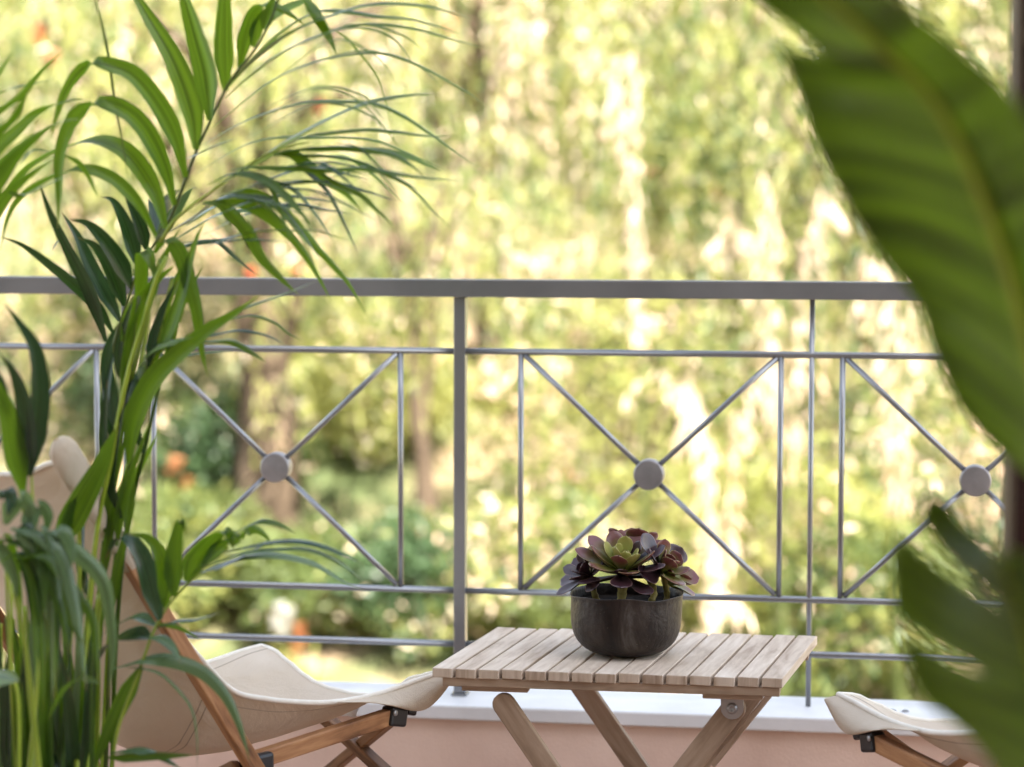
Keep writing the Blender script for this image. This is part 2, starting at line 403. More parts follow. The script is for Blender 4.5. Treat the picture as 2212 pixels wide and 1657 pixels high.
for s in posts:
    rbar('post', rp(s, ZL+.006), rp(s, ZRB-.001), .026, .030, up=tuple(RN), bevel=.002)
    mb = MB(); beam(mb, rp(s, ZL), rp(s, ZL+.006), .034, .044, tuple(RN)); mb.build('foot_plate', M['rail'], rail, smooth=False, bevel=.001)
def rod(name, a, b, r=.0065):
    mb = MB(); tube(mb, [a, (Vector(a)+Vector(b))/2, b], r, 14); return mb.build(name, M['rail'], rail)
for k in range(len(posts)-1):
    c = posts[k]+period/2
    if abs(c) > 3: continue
    rod('centre_bar', rp(c, ZL), rp(c, ZRB), .0058)
    for a, b in ((posts[k]+g1, posts[k]+g1+W), (c+g2, c+g2+W)):
        for s in (a, b): rod('upright_bar', rp(s, ZB3-.002), rp(s, ZB2-.008), .0062)
        zt, zb = ZB2-.014, ZB3+.002
        mid = rp((a+b)/2, (zt+zb)/2)
        for (p, q) in ((rp(a+.008, zt), rp(b-.008, zb)), (rp(b-.008, zt), rp(a+.008, zb))):
            d = (mid-p).normalized()
            rod('diagonal_bar', p, mid-d*.02, .0062); rod('diagonal_bar', mid+d*.02, q, .0062)
        mb = MB()
        # boss: shallow cone-faced disc, both sides
        rows = []
        prof = [(0, -.0212), (.012, -.0206), (.029, -.0197), (.0298, -.0196), (.0318, -.0186), (.0329, -.0165), (.033, -.016), (.033, .016), (.0329, .0165), (.0318, .0186), (.0298, .0196), (.029, .0197), (0, .0212)]
        for r_, q in prof:
            rows.append([mid+RD*(math.cos(2*math.pi*i/40)*r_)+Vector((0, 0, math.sin(2*math.pi*i/40)*r_))+RN*q for i in range(41)])
        grid(mb, rows); mb.build('boss', M['disc'], rail)

# ------------------------------------------------------------------ folding table
ZT = .398
A = onz(932, 1440, ZT); B = onz(1075, 1356, ZT); C_ = onz(1762, 1372, ZT); D_ = onz(1692, 1468, ZT)
print('table', (D_-A).length, (C_-B).length, (B-A).length, (C_-D_).length, A, D_)
tx = ((D_-A).normalized()+(C_-B).normalized()).normalized(); tz = Vector((0, 0, 1)); ty = ((B-A)+(C_-D_)).normalized()
TL = ((D_-A).length+(C_-B).length)/2; TW = ((B-A).length+(C_-D_).length)/2
TC = (A+B+C_+D_)/4
def tp(x, y, z=0): return TC+tx*x+ty*y+tz*z      # z from table top
tab = empty('folding_table', (TC.x, TC.y, 0), 'low folding table with fifteen weathered wooden slats and crossed legs', 'table')
mb = MB(); ns = 15; gap = .0052; sw = (TL-gap*(ns-1))/ns
for i in range(ns):
    x = -TL/2+sw/2+i*(sw+gap); j = random.uniform(-.0008, .0008)
    beam(mb, tp(x, -TW/2+random.uniform(-.001, .001), -.009+j), tp(x, TW/2+random.uniform(-.001, .001), -.009+j), sw, .018, (0, 0, 1))
mb.build('tabletop', M['acacia'], tab, smooth=False, bevel=.0016)
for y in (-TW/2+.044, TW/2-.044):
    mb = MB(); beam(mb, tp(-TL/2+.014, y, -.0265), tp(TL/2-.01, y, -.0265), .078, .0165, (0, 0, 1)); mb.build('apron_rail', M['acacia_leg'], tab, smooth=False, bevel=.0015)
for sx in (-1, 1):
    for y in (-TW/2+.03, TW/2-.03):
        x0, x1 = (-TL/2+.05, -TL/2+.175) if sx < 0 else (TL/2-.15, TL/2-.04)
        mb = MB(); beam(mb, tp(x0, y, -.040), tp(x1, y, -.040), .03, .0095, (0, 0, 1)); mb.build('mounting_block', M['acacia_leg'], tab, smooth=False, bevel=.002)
# crossed legs: outer pair leans right going down, inner pair leans left
def leg(x_top, y, z_top, x_bot, w=.044, th=.018):
    a = tp(x_top, y, z_top); b = tp(x_bot, y, -ZT+.0)
    mb = MB(); d = (b-a).normalized(); n = ty; side = d.cross(n).normalized()
    # flat board with a rounded top end
    pr = []
    for k in range(9):
        an = math.pi*k/8; pr.append(a+side*math.cos(an)*w/2-d*math.sin(an)*w/2)
    e = (b.z)/d.z if abs(d.z) > 1e-6 else 0
    for q in (-w/2, w/2):
        p = a+side*q; t = (0-p.z)/d.z; pr.append(p+d*t)
    o = len(mb.v); m = len(pr); ou = random.random()*9
    for off in (-th/2, th/2):
        for p in pr: mb.v.append(tuple(p+n*off))
    uvf = lambda p: (ou+(p-a).dot(side), (p-a).dot(d))
    mb.f.append(tuple(range(o, o+m))); mb.uv.append([uvf(p) for p in pr]); mb.mi.append(0)
    mb.f.append(tuple(range(o+2*m-1, o+m-1, -1))); mb.uv.append([uvf(p) for p in pr][::-1]); mb.mi.append(0)
    for k in range(m):
        k2 = (k+1) % m; mb.f.append((o+k2, o+k, o+m+k, o+m+k2)); mb.mi.append(0)
        mb.uv.append([(ou, (pr[k2]-a).dot(d)), (ou, (pr[k]-a).dot(d)), (ou+th, (pr[k]-a).dot(d)), (ou+th, (pr[k2]-a).dot(d))])
    return mb.build('leg', M['acacia_leg'], tab, smooth=False, bevel=.0025)
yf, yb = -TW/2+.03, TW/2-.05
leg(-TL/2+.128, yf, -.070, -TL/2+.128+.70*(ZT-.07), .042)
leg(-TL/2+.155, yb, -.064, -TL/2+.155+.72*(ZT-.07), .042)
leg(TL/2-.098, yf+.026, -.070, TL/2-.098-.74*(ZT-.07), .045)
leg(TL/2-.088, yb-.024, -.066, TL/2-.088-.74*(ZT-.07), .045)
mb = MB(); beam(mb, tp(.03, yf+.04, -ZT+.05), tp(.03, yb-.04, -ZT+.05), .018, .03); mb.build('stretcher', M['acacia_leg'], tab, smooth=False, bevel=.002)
# added strip of paler wood imitates the lit edge of the back right leg
mb = MB(); beam(mb, tp(TL/2-.034, yf+.085, -.045), tp(TL/2-.145, yf+.085, -.19), .011, .030, tuple(ty)); mb.build('lit_leg_edge', M['acacia'], tab, smooth=False, bevel=.002)
for (x, y) in ((TL/2-.098, yf+.013), (-TL/2+.155, yb+.013)):
    br = MB(); n = -ty; c = tp(x, y-.0005, -.066)
    pr = [c+tx*q[0]+tz*q[1] for q in [(-.021, .027), (.021, .027), (.021, 0)]+[(.021*math.cos(a), .021*math.sin(a)) for a in [-math.pi*k/10 for k in range(1, 10)]]+[(-.021, 0)]]
    m = len(pr); o = 0
    for off in (0, -.003):
        for p in pr: br.v.append(tuple(p+n*(-off)))
    br.f.append(tuple(range(m-1, -1, -1))); br.uv.append([(0, 0)]*m); br.mi.append(0)
    br.f.append(tuple(range(m, 2*m))); br.uv.append([(0, 0)]*m); br.mi.append(0)
    for k in range(m):
        k2 = (k+1) % m; br.f.append((k, k2, m+k2, m+k)); br.uv.append([(0, 0)]*4); br.mi.append(0)
    b_ = br.build('bracket', M['steel'], tab, smooth=False, bevel=.0006)
    bt = MB(); rows = []
    for r_, q in [(.0105, 0), (.0105, .002), (.0085, .0035), (.0078, .006), (.0045, .0068), (.004, .004), (0, .004)]:
        rows.append([c+n*(.003+q)+tx*math.cos(2*math.pi*i/24)*r_+tz*math.sin(2*math.pi*i/24)*r_ for i in range(25)])
    grid(bt, rows); bt.build('bolt', M['steel'], b_)

# ------------------------------------------------------------------ potted succulent
pc = onz(1352, 1411, ZT)
pot = empty('potted_succulent', (pc.x, pc.y, ZT), 'dark brown bowl pot of purple and green rosette succulents on the slatted table', 'potted plant')
px = pc.y/F_                     # metres per survey pixel at the pot
Rp = 124*px; Hp = .119; K = 1.104
def wob(a, z, i):
    n = noise.noise(Vector((math.cos(a)*1.1, math.sin(a)*1.1, z*9)))
    k = 1+.03*n+.008*math.sin(5*a+1); dz = .0022*math.sin(3*a+.7)+.0014*math.sin(7*a) if z > Hp*.9 else 0
    return k, dz
pr = [(0, .0012), (Rp*.42, .001), (Rp*.56, .003), (Rp*.74, .011), (Rp*.88, .026), (Rp*.96, .046), (Rp*.985, .068), (Rp*.985, .09), (Rp*.98, .106), (Rp*.985, .114), (Rp, Hp),
      (Rp*.985, Hp+.0008), (Rp*.965, Hp-.001), (Rp*.95, .108), (Rp*.945, .095), (Rp*.945, .085)]
mb = MB(); lathe(mb, pc, pr, 96, wob); mb.build('pot', M['pot'], pot, sub=1)
mb = MB(); rows = []
for i in range(9):
    r_ = Rp*.94*i/8
    rows.append([pc+Vector((math.cos(2*math.pi*k/40)*r_, math.sin(2*math.pi*k/40)*r_, .098+.006*noise.noise(Vector((math.cos(2*math.pi*k/40)*r_*40, math.sin(2*math.pi*k/40)*r_*40, 3))))) for k in range(41)])
grid(mb, rows); mb.build('soil', M['soil'], pot)

def succ_leaf(mb, base, dirv, up, L, Wd, cup=.25, droop=0, mi=0):
    """spoon shaped thick leaf"""
    d = Vector(dirv).normalized(); x = d.cross(Vector(up)).normalized(); n = x.cross(d).normalized()
    NU, NV = 12, 8; top = []; bot = []
    prof = lambda t: (.16+.10*t)*(1-t)+ (.5*math.sin(math.pi*min(1, max(0, (t-.12)/.88))**1.7))*1.0 if t < 1 else 0
    for i in range(NU+1):
        t = i/NU; tt = 1-(1-t)**1.25
        w = Wd*(.13*(1-tt)+.5*max(0.0, math.sin(math.pi*tt**2.5))**.6) if i < NU else Wd*.02
        c = Vector(base)+d*(L*tt)+n*(droop*L*tt*tt)
        th = .0022*(1-tt*.5)+.0009
        rt, rb = [], []
        for j in range(NV+1):
            s = -1+2*j/NV
            cz = cup*Wd*.5*(s*s)*math.sin(math.pi*min(1, tt*.9+.1))
            p = c+x*(w*s)+n*cz
            edge = (1-s*s)**.5
            rt.append(p+n*th*edge); rb.append(p-n*th*edge)
        top.append(rt); bot.append(rb[::-1])
    grid(mb, top, mi, lambda a, b: (b/NV, a/NU)); grid(mb, bot, mi, lambda a, b: (b/NV, a/NU))

def rosette(name, c, axis, radius, n, mats, wd=.034, open_=(.25, 1.25), seed=0, mi_fn=None, droop=.0):
    rs = random.Random(seed); mb = MB(); axis = Vector(axis).normalized(); X, Y = frame(axis)
    for i in range(n):
        f = (i+.5)/n                       # 0 inner .. 1 outer
        az = i*2.39996+rs.uniform(-.12, .12); el = open_[0]+(open_[1]-open_[0])*f+rs.uniform(-.1, .1)
        L = radius*(.30+.75*f**.8)*rs.uniform(.9, 1.1)
        side = X*math.cos(az)+Y*math.sin(az)
        d = axis*math.cos(el)+side*math.sin(el)
        upv = axis*math.sin(el)-side*math.cos(el)
        succ_leaf(mb, Vector(c)+side*.004+axis*(.012*(1-f)), d, upv, L, wd*(.45+.6*f**.6)*rs.uniform(.9, 1.1), .35, .12 if f > .6 else .3, mi_fn(f, rs, side) if mi_fn else 0)
    return mb.build(name, mats, pot)
def pv(u, v, dy=0): return at(u, v, pc.y+dy)
rc = pv(1344, 1238, -.01)
SM = [M['succ_mix'], M['succ_green'], M['succ_dark']]
def stemt(pts, r0, r1):
    mb = MB(); P = cr(pts, 14); tube(mb, P, [r0+(r1-r0)*i/13+.0008*math.sin(i*2.1) for i in range(14)], 12); mb.build('stem', M['succ_stem'], pot)
stemt([pv(1341, 1302, -.03), pv(1344, 1270, -.02), rc], .0085, .0105)
rosette('rosette', rc, (.05, -.42, 1), .100, 24, SM, .040, (.5, 1.38), 3, lambda f, r, s: 1 if f < .36 else (0 if r.random() < .75 else 2))
rosette('rosette', rc+Vector((0, .01, -.010)), (-.1, -.05, 1), .108, 12, SM, .032, (1.4, 1.9), 5, lambda f, r, s: 2)
rosette('rosette', pv(1276, 1246, .015), (-.6, -.35, .7), .072, 14, SM, .034, (.5, 1.75), 9, lambda f, r, s: 2)
rosette('rosette', pv(1424, 1236, .0), (.55, -.5, .8), .078, 14, SM, .046, (.3, 1.5), 12, lambda f, r, s: 0 if (f < .6 or s.z < -.3) else 2)
rosette('rosette', pv(1442, 1262, .03), (.85, .0, .6), .062, 10, SM, .036, (.2, 1.4), 15, lambda f, r, s: 0)
rosette('rosette', pv(1368, 1200, .06), (.1, .5, 1), .066, 12, SM, .042, (.2, 1.2), 18, lambda f, r, s: 1 if f < .5 else 0)
stemt([pv(1405, 1300, -.03), pv(1412, 1285, -.02), pv(1408, 1262, .0), pv(1395, 1240, 0)], .006, .007)
stemt([pv(1290, 1300, -.0), pv(1283, 1280, 0), pv(1275, 1250, .015)], .006, .006)
stemt([pv(1440, 1300, .02), pv(1440, 1280, .02), pv(1432, 1240, .0)], .006, .006)

# ------------------------------------------------------------------ canvas chairs (local: +y forward, +x right, origin under front edge)
TN = onz(945, 1455, .357); TF = onz(560, 1395, .357)
Sv = (TF-TN); cw = Sv.length; Sv.normalize(); Fv = Vector((Sv.y, -Sv.x, 0)); 
if Fv.y < 0: Fv = -Fv
HW = cw/2; print('chair width', cw, Fv)
def near(u, v, off=0):           # survey direction -> (L back from front edge, z) on the chair's near side plane
    p = onplane(u, v, TN+Sv*off, Sv); return (-(p-TN).dot(Fv), p.z)
hemN = [near(*q) for q in [(948, 1455), (905, 1468), (860, 1485), (800, 1504), (720, 1518), (650, 1518), (580, 1511), (515, 1494), (450, 1430), (400, 1370), (345, 1290), (290, 1200), (225, 1085), (165, 978)]]
TOP = near(122, 955); JN = near(540, 1650); CN = near(838, 1548)
print('top', TOP, 'joint', JN, 'conn', CN, 'hem', hemN[0], hemN[7], hemN[-1])
cen = [(0.0, .383), (.06, .368), (.13, .355), (.2, .345), (.28, .34), (.36, .338), (.44, .345), (.52, .37), (.59, .42), (.645, .50), (.69, .58), (.735, .67), (.78, .76), (.825, .845)]
KC = 1.107; cen = [(l*KC, EYE-(EYE-z)*KC) for l, z in cen]
NR = 64
def make_chair(loc, rotz, label):
    ch = empty('camping_chair', loc, label, 'chair', 'canvas camping chairs beside the table')
    HN = cr([(l, z) for l, z in hemN], NR); CN_ = cr(cen, NR)
    mb = MB(); NC = 33; rows = []
    for i in range(NR):
        t = i/(NR-1); row = []
        for j in range(NC):
            s = -1+2*j/(NC-1); p0 = abs(s)**1.75; pd = math.sin(math.pi/2*abs(s)**1.15)**2.6; kk = (1-t)**5; p = p0*(1-kk)+pd*kk
            l = CN_[i][0]+(HN[i][0]-CN_[i][0])*p; z = CN_[i][1]+(HN[i][1]-CN_[i][1])*p
            pinch = 1-.06*math.sin(math.pi*t)**2
            x = s*HW*pinch
            wr = .006*noise.noise(Vector((s*3.2, t*7, 1)))+.0045*noise.noise(Vector((s*9+t*8, t*4, 4)))*(.4+abs(s))+.0035*noise.noise(Vector((s*2.2+t*3, (t-s*.25)*17, 8)))
            row.append((x, -l, z+wr*(1-abs(s)**4)))
        rows.append(row)
    grid(mb, rows); o = mb.build('canvas_sling', M['canvas'], ch, origin=(0, 0, 0), solid=.0022, sub=1)
    # hems around the edge
    hm = MB()
    edge = [rows[i][0] for i in range(NR)]+[rows[-1][j] for j in range(1, NC)]+[rows[i][-1] for i in range(NR-2, -1, -1)]+[rows[0][j] for j in range(NC-2, -1, -1)]
    tube(hm, edge, .0052, 8, cap=False); hm.build('hem', M['hem'], o, origin=(0, 0, 0))
    # stitched seams: double lines across the sling near the seat/back fold, and along the hem
    st = MB()
    def sline(fn, n=40):
        pts = []
        for k in range(n):
            i, j = fn(k/(n-1)); i0 = min(int(i), NR-2); j0 = min(int(j), NC-2); fi, fj = i-i0, j-j0
            P = [Vector(rows[i0][j0]), Vector(rows[i0][j0+1]), Vector(rows[i0+1][j0]), Vector(rows[i0+1][j0+1])]
            pts.append((P[0]*(1-fj)+P[1]*fj)*(1-fi)+(P[2]*(1-fj)+P[3]*fj)*fi)
        tube(st, pts, .0017, 5)
    fr = .50
    for dt in (0, .9):
        sline(lambda k: ((NR-1)*(fr+.03-.10*math.sin(math.pi*k))+dt, k*(NC-1)))
    for j in (1.6, NC-2.6): sline(lambda k: (k*(NR-1), j), 90)
    st.build('seam', M['thread'], o, origin=(0, 0, 0))
    # pocket cones over the four pole ends
    for sx in (1, -1):
        pk = MB(); tip = Vector((sx*HW, .004, hemN[0][1]+.002))
        a0 = Vector((sx*(HW+.004), -CN[0]+.018, CN[1]+.012)); pts = cr([a0, a0.lerp(tip, .5)+Vector((0, 0, -.004)), tip+Vector((0, -.006, -.006)), tip+Vector((0, .004, 0))], 10)
        # flap: fan from the hem down to the connector, bulging outwards
        rws = []
        for i in range(9):
            f = i/8; hp = Vector(cr([(sx*HW*.985, -l, z) for l, z in hemN[:5]], 9)[8-i])
            lo = Vector((sx*(HW+.012+.012*math.sin(math.pi*f)), -.185+.215*f, CN[1]+.030+.012*(1-f)-.035*math.sin(math.pi*f*.9)+.055*max(0, f-.55)))
            row = []
            for j in range(7):
                g = j/6; p = hp.lerp(lo, g); p.x += sx*.016*math.sin(math.pi*g); row.append(p)
            rws.append(row)
        grid(pk, rws)
        # inner side of the pocket
        rws2 = []
        for row in rws:
            r2 = []
            for j, p in enumerate(row):
                q = Vector(p); q.x -= sx*(.034*math.sin(math.pi*(j/6)*.5+.0)); r2.append(q)
            rws2.append(r2)
        grid(pk, rws2)
        pk.build('corner_pocket', M['canvas'], ch, origin=(0, 0, 0), solid=.002, sub=1)
        sl = MB(); T_ = Vector((sx*(HW+.002), -TOP[0], TOP[1])); J_ = Vector((sx*(HW+.006), -JN[0], JN[1])); d = (T_-J_).normalized()
        s_ = J_+(T_-J_)*.64
        P = [s_, s_.lerp(T_, .3), s_.lerp(T_, .6), s_.lerp(T_, .85), T_-d*.004, T_+d*.006]
        rws = []; rad = [.018, .023, .028, .032, .027, .006]
        for i, p in enumerate(P):
            rws.append([p+Vector((math.cos(2*math.pi*k/20)*max(rad[i]*.36, .0135 if i < 5 else .003), 0, 0))+Vector((0, d.z, -d.y))*math.sin(2*math.pi*k/20)*rad[i] for k in range(21)])
        grid(sl, rws); sl.build('post_pocket', M['canvas'], ch, origin=(0, 0, 0), sub=1)
        # wooden frame
        ft = J_-d*(J_.z/d.z)
        w_ = MB(); beam(w_, ft, T_-d*.02, .020, .030, (0, 1, .2)); w_.build('back_post', M['teak'], ch, origin=(0, 0, 0), smooth=False, bevel=.003)
        Cn = Vector((sx*(HW+.002), -CN[0], CN[1]))
        w_ = MB(); beam(w_, Cn+Vector((0, -.004, 0)), J_+Vector((sx*-.018, .012, 0)), .022, .031, (0, 0, 1)); w_.build('side_rail', M['teak'], ch, origin=(0, 0, 0), smooth=False, bevel=.003)
        w_ = MB(); foot = Vector((-sx*.26, .075+.024*(sx > 0), 0)); beam(w_, tip+Vector((0, -.012+.0*sx, -.02)), foot, .020, .030, (0, 1, 0)); w_.build('front_leg', M['teak_dark'], ch, origin=(0, 0, 0), smooth=False, bevel=.003)
        w_ = MB(); beam(w_, J_+Vector((sx*-.018, -.02, 0)), Vector((-sx*.22, -.74-.024*(sx > 0), 0)), .020, .030, (0, 1, 0)); w_.build('rear_leg', M['teak_dark'], ch, origin=(0, 0, 0), smooth=False, bevel=.003)
        k_ = MB(); c = Vector((sx*(HW+.004), -CN[0]+.010, CN[1]-.002))
        beam(k_, c+Vector((0, -.020, .006)), c+Vector((0, .026, -.004)), .030, .036, (0, 0, 1))
        beam(k_, c+Vector((0, .034, .014)), c+Vector((0, .058, .006)), .026, .026, (0, .5, 1))
        kk = k_.build('hinge', M['black'], ch, origin=(0, 0, 0), smooth=False, bevel=.005)
        r_ = MB(); rows_ = [[c+Vector((sx*(.0155+q), -.012+math.cos(2*math.pi*i/16)*r0, .012+math.sin(2*math.pi*i/16)*r0)) for i in range(17)] for r0, q in ((.0055, 0), (.0055, .002), (.003, .003), (0, .003))]
        grid(r_, rows_); r_.build('rivet', M['steel'], kk, origin=(0, 0, 0))
        k_ = MB(); c = Vector((sx*(HW-.004), -JN[0]+.02, JN[1]-.002)); beam(k_, c+Vector((0, -.03, 0)), c+Vector((0, .03, .0)), .034, .034, (0, 0, 1)); k_.build('hinge', M['black'], ch, origin=(0, 0, 0), smooth=False, bevel=.006)
    # care tag under the front hem
    tg = MB(); zf = rows[0][NC//2][2]
    for dx, dy, n in ((.0, .006, 1), (.016, .002, 2)):
        grid(tg, [[Vector((dx-.013+.026*a, dy+.006*math.sin(i*.9), zf-.012-.034*i/5)) for a in (0, .5, 1)] for i in range(6)])
    tgo = tg.build('care_tag', M['tag'], o, origin=(0, 0, 0), solid=.0006)
    pr_ = MB()
    for k in range(4):
        box(pr_, (-.001, .0085+.006*math.sin((k+1.0)*.9), zf-.019-.006*k), (.016-.004*(k % 2), .0006, .0016))
    pr_.build('print_line', M['ink'], o, origin=(0, 0, 0), smooth=False)
    ch.location = loc; ch.rotation_euler = (0, 0, rotz)
    return ch
mid = (TN+TF)/2
chair = make_chair((mid.x, mid.y, 0), math.atan2(-Fv.x, Fv.y), 'left canvas camping chair with wooden frame, behind the palm fronds')
P1 = onz(1812, 1500, .357); F2 = Vector((-.36, .93, 0)).normalized(); X2 = Vector((F2.y, -F2.x, 0))
ch2 = copy_tree(chair); ch2['label'] = 'right canvas camping chair, only its front corner showing beside the broad leaf'
m2 = P1+X2*HW; ch2.location = (m2.x, m2.y, 0); ch2.rotation_euler = (0, 0, math.atan2(-F2.x, F2.y))

# ------------------------------------------------------------------ door at the right edge
door = empty('glazed_door', (at(2175, 1000, 3.0).x, 3.0, 0), 'brown wooden door with dark maroon panes at the right edge behind the leaves', 'door')
dx0 = at(2175, 1000, 3.0).x; zt_ = 2.35
def dbox(name, x0, x1, z0, z1, y0, y1, mat, parent):
    mb = MB(); box(mb, ((x0+x1)/2, (y0+y1)/2, (z0+z1)/2), (x1-x0, y1-y0, z1-z0)); return mb.build(name, M[mat], parent, smooth=False, bevel=.002)
k3 = 3.0/F_
fo = dbox('frame', dx0, dx0+11*k3*1.2, .02, zt_, 2.98, 3.03, 'doorwood', door)
dbox('frame', dx0+.72, dx0+.80, .02, zt_, 2.98, 3.03, 'doorwood', door)
zm = at(2190, 80, 3).z
bars = [.03, .34, .66, .98, 1.22, zm, 1.82, 2.12, 2.33]
for i, z in enumerate(bars): dbox('glazing_bar', dx0+11*k3*1.2, dx0+.72, z-.011, z+.011, 2.985, 3.025, 'doorwood', door)
for a, b in zip(bars[:-1], bars[1:]): dbox('pane', dx0+11*k3*1.2, dx0+.72, a+.011, b-.011, 3.0, 3.008, 'pane', door)

# ------------------------------------------------------------------ palm
PY = .48
def leaflet(mb, pts, wv, y0, y1, a, mi=0, zt=.3, base=.25, tipx=1.0, n=26, fold=.22):
    """pts: survey pixels base->tip; wv apparent width (px); y0->y1 depth"""
    P2 = cr(pts, n); P = []; y0 += PY; y1 += PY; wv *= 1.12
    for i, (u, v) in enumerate(P2):
        t = i/(n-1); P.append(at(u, v, y0+(y1-y0)*t))
    W0 = Vector((math.cos(a), math.sin(a), zt)).normalized()
    view = Vector((0, 1, 0))
    Ws, fac = [], []
    for i in range(n):
        T_ = (P[min(i+1, n-1)]-P[max(i-1, 0)]).normalized()
        w = W0-T_*W0.dot(T_)
        if w.length < .15: w = T_.cross(view)
        w.normalize(); Ws.append((w, T_)); scr = T_.cross(view); scr.normalize() if scr.length > 1e-6 else None
        fac.append(abs(w.dot(scr)))
    f = sorted(fac)[int(n*.75)]
    yw = (y0+y1)/2/F_*wv
    half = min(yw/max(f, .25), .056)/2
    rows = []
    for i in range(n):
        t = i/(n-1); w, T_ = Ws[i]; nrm = w.cross(T_).normalized()
        pr = min(1, base+(1-base)*(t/.22)) if t < .22 else (1-((t-.22)/.78)**1.9)
        pr = max(pr, .02)*half
        tw = .0
        rows.append([P[i]-w*pr+nrm*pr*fold, P[i]-w*pr*.5+nrm*pr*fold*.35, P[i], P[i]+w*pr*.5+nrm*pr*fold*.35, P[i]+w*pr+nrm*pr*fold])
    Lm = sum((P[i+1]-P[i]).length for i in range(n-1))
    off = random.random()*5
    kk = random.randint(0, 60)
    grid(mb, rows, mi, lambda i, j: ((j-2)/2*.999, kk+.999*i/(n-1)))
def R1(*p): return [(x*.3336, y*.3336) for x, y in p]
def R2(*p): return [(460.6+x*.3707, y*.3707) for x, y in p]
def R3(*p): return [(x*.3336, 460.6+y*.3336) for x, y in p]
def R4(*p): return [(x*.3975, 998+y*.3975) for x, y in p]
def R5(*p): return [(307+x*.4402, 575.8+y*.4402) for x, y in p]

palm = empty('kentia_palm', (at(150, 1600, 3.9).x, 3.9, 0), 'tall green palm with arching feathery fronds filling the left side', 'palm')
PM = [M['palm'], M['palm_dark'], M['palm_pale'], M['stem'], M['stem_dark']]
def frond(name, stems, leaves, y, spread=.12):
    """stems: (pts, r0, r1, mi, y0, y1) ; leaves: (pts, width, mi, angle)"""
    mb = MB()
    for (pts, r0, r1, mi, ya, yb) in stems:
        n = 24; P2 = cr(pts, n); P = [at(u, v, PY+ya+(yb-ya)*i/(n-1)) for i, (u, v) in enumerate(P2)]
        tube(mb, P, [(r0+(r1-r0)*i/(n-1))*y/F_ for i in range(n)], 8, mi)
    for k, (pts, w, mi, a) in enumerate(leaves):
        s = random.uniform(-1, 1)*spread
        leaflet(mb, pts, w, y+random.uniform(-.01, .01), y+s, R(a), mi, n=30)
    return mb.build(name, PM, palm)

# frond A: the tall one, rachis rising to the top
ra = R1((1005, 1580), (1060, 1500), (1130, 1350), (1200, 1170), (1270, 980), (1370, 770), (1470, 560), (1560, 430))
ra += R2((180, 370), (260, 260), (320, 150), (370, 20), (400, -120))
A_leaves = [
 (R1((1270, 970), (1245, 720), (1130, 400), (960, 110), (880, -20), (800, -180)), 44, 0, 15),
 (R1((1360, 780), (1335, 500), (1270, 250), (1190, -20), (1130, -200)), 46, 0, -12),
 (R1((1460, 590), (1445, 300), (1450, 100), (1455, -80), (1470, -260)), 38, 0, 12),
 (R1((1550, 440), (1580, 250), (1625, 110), (1680, 40))+R2((330, 25), (430, 70), (540, 150)), 28, 0, 25),
 (R2((230, 275), (255, 160), (320, 60), (400, -10)), 24, 0, 10),
 (R2((290, 170), (330, 60), (360, -40)), 26, 0, -20),
 (R1((1200, 1150), (1130, 880), (1000, 640), (860, 480), (730, 430), (600, 408), (500, 480), (420, 600), (370, 740), (325, 900)), 37, 0, 22),
 (R1((1130, 1330), (1060, 1080), (930, 830), (800, 710), (640, 672), (500, 740), (420, 880), (380, 1050), (380, 1250), (375, 1480)), 36, 0, 25),
 (R1((1070, 1480), (1000, 1250), (860, 1030), (720, 935), (580, 920), (400, 970), (200, 1080), (60, 1220), (-60, 1400)), 36, 0, 30),
 (R1((1010, 1530), (900, 1330), (760, 1180), (620, 1110), (480, 1105), (300, 1170), (130, 1280), (50, 1420), (5, 1620)), 24, 0, 30),
 (R2((80, 510), (200, 370), (380, 220), (560, 130), (700, 80), (900, 22), (1150, 20), (1350, 60), (1510, 112)), 15, 0, 60),
 (R2((110, 460), (300, 260), (450, 140), (620, 60), (760, 60), (950, 90), (1150, 110), (1330, 160), (1460, 210)), 13, 0, 60),
 (R2((60, 575), (220, 430), (400, 300), (620, 200), (830, 140), (1000, 140), (1200, 172), (1400, 230), (1620, 292)), 12, 0, 60),
 (R2((0, 740), (150, 610), (350, 460), (550, 370), (750, 320), (900, 305), (1020, 312), (1200, 380), (1380, 480), (1500, 550), (1620, 640)), 11, 0, 65),
 (R2((-70, 850), (150, 720), (350, 640), (550, 590), (750, 585), (950, 605), (1100, 670), (1270, 780), (1400, 880), (1590, 1005)), 12, 0, 65),
 (R2((-100, 1010), (130, 870), (250, 820), (400, 795), (560, 800), (750, 798), (950, 820), (1150, 900), (1420, 1015)), 8, 0, 65),
 (R2((-150, 920), (0, 850), (150, 800)), 8, 4, 60),
 (R2((520, -20), (570, 40), (620, 120), (680, 230), (722, 325)), 22, 0, 20),
 (R2((640, 150), (760, 210), (860, 320), (950, 440), (1000, 580), (1042, 740)), 4, 0, 30),
 (R2((330, 130), (400, 60), (520, 10), (640, -40)), 16, 0, 50),
 (R1((610, -20), (680, 250), (720, 480), (745, 680), (780, 850), (820, 1100), (842, 1215)), 6, 4, 10),
]
frond('frond', [(ra, 5, 2.5, 4, 3.5, 3.46)], A_leaves, 3.48)
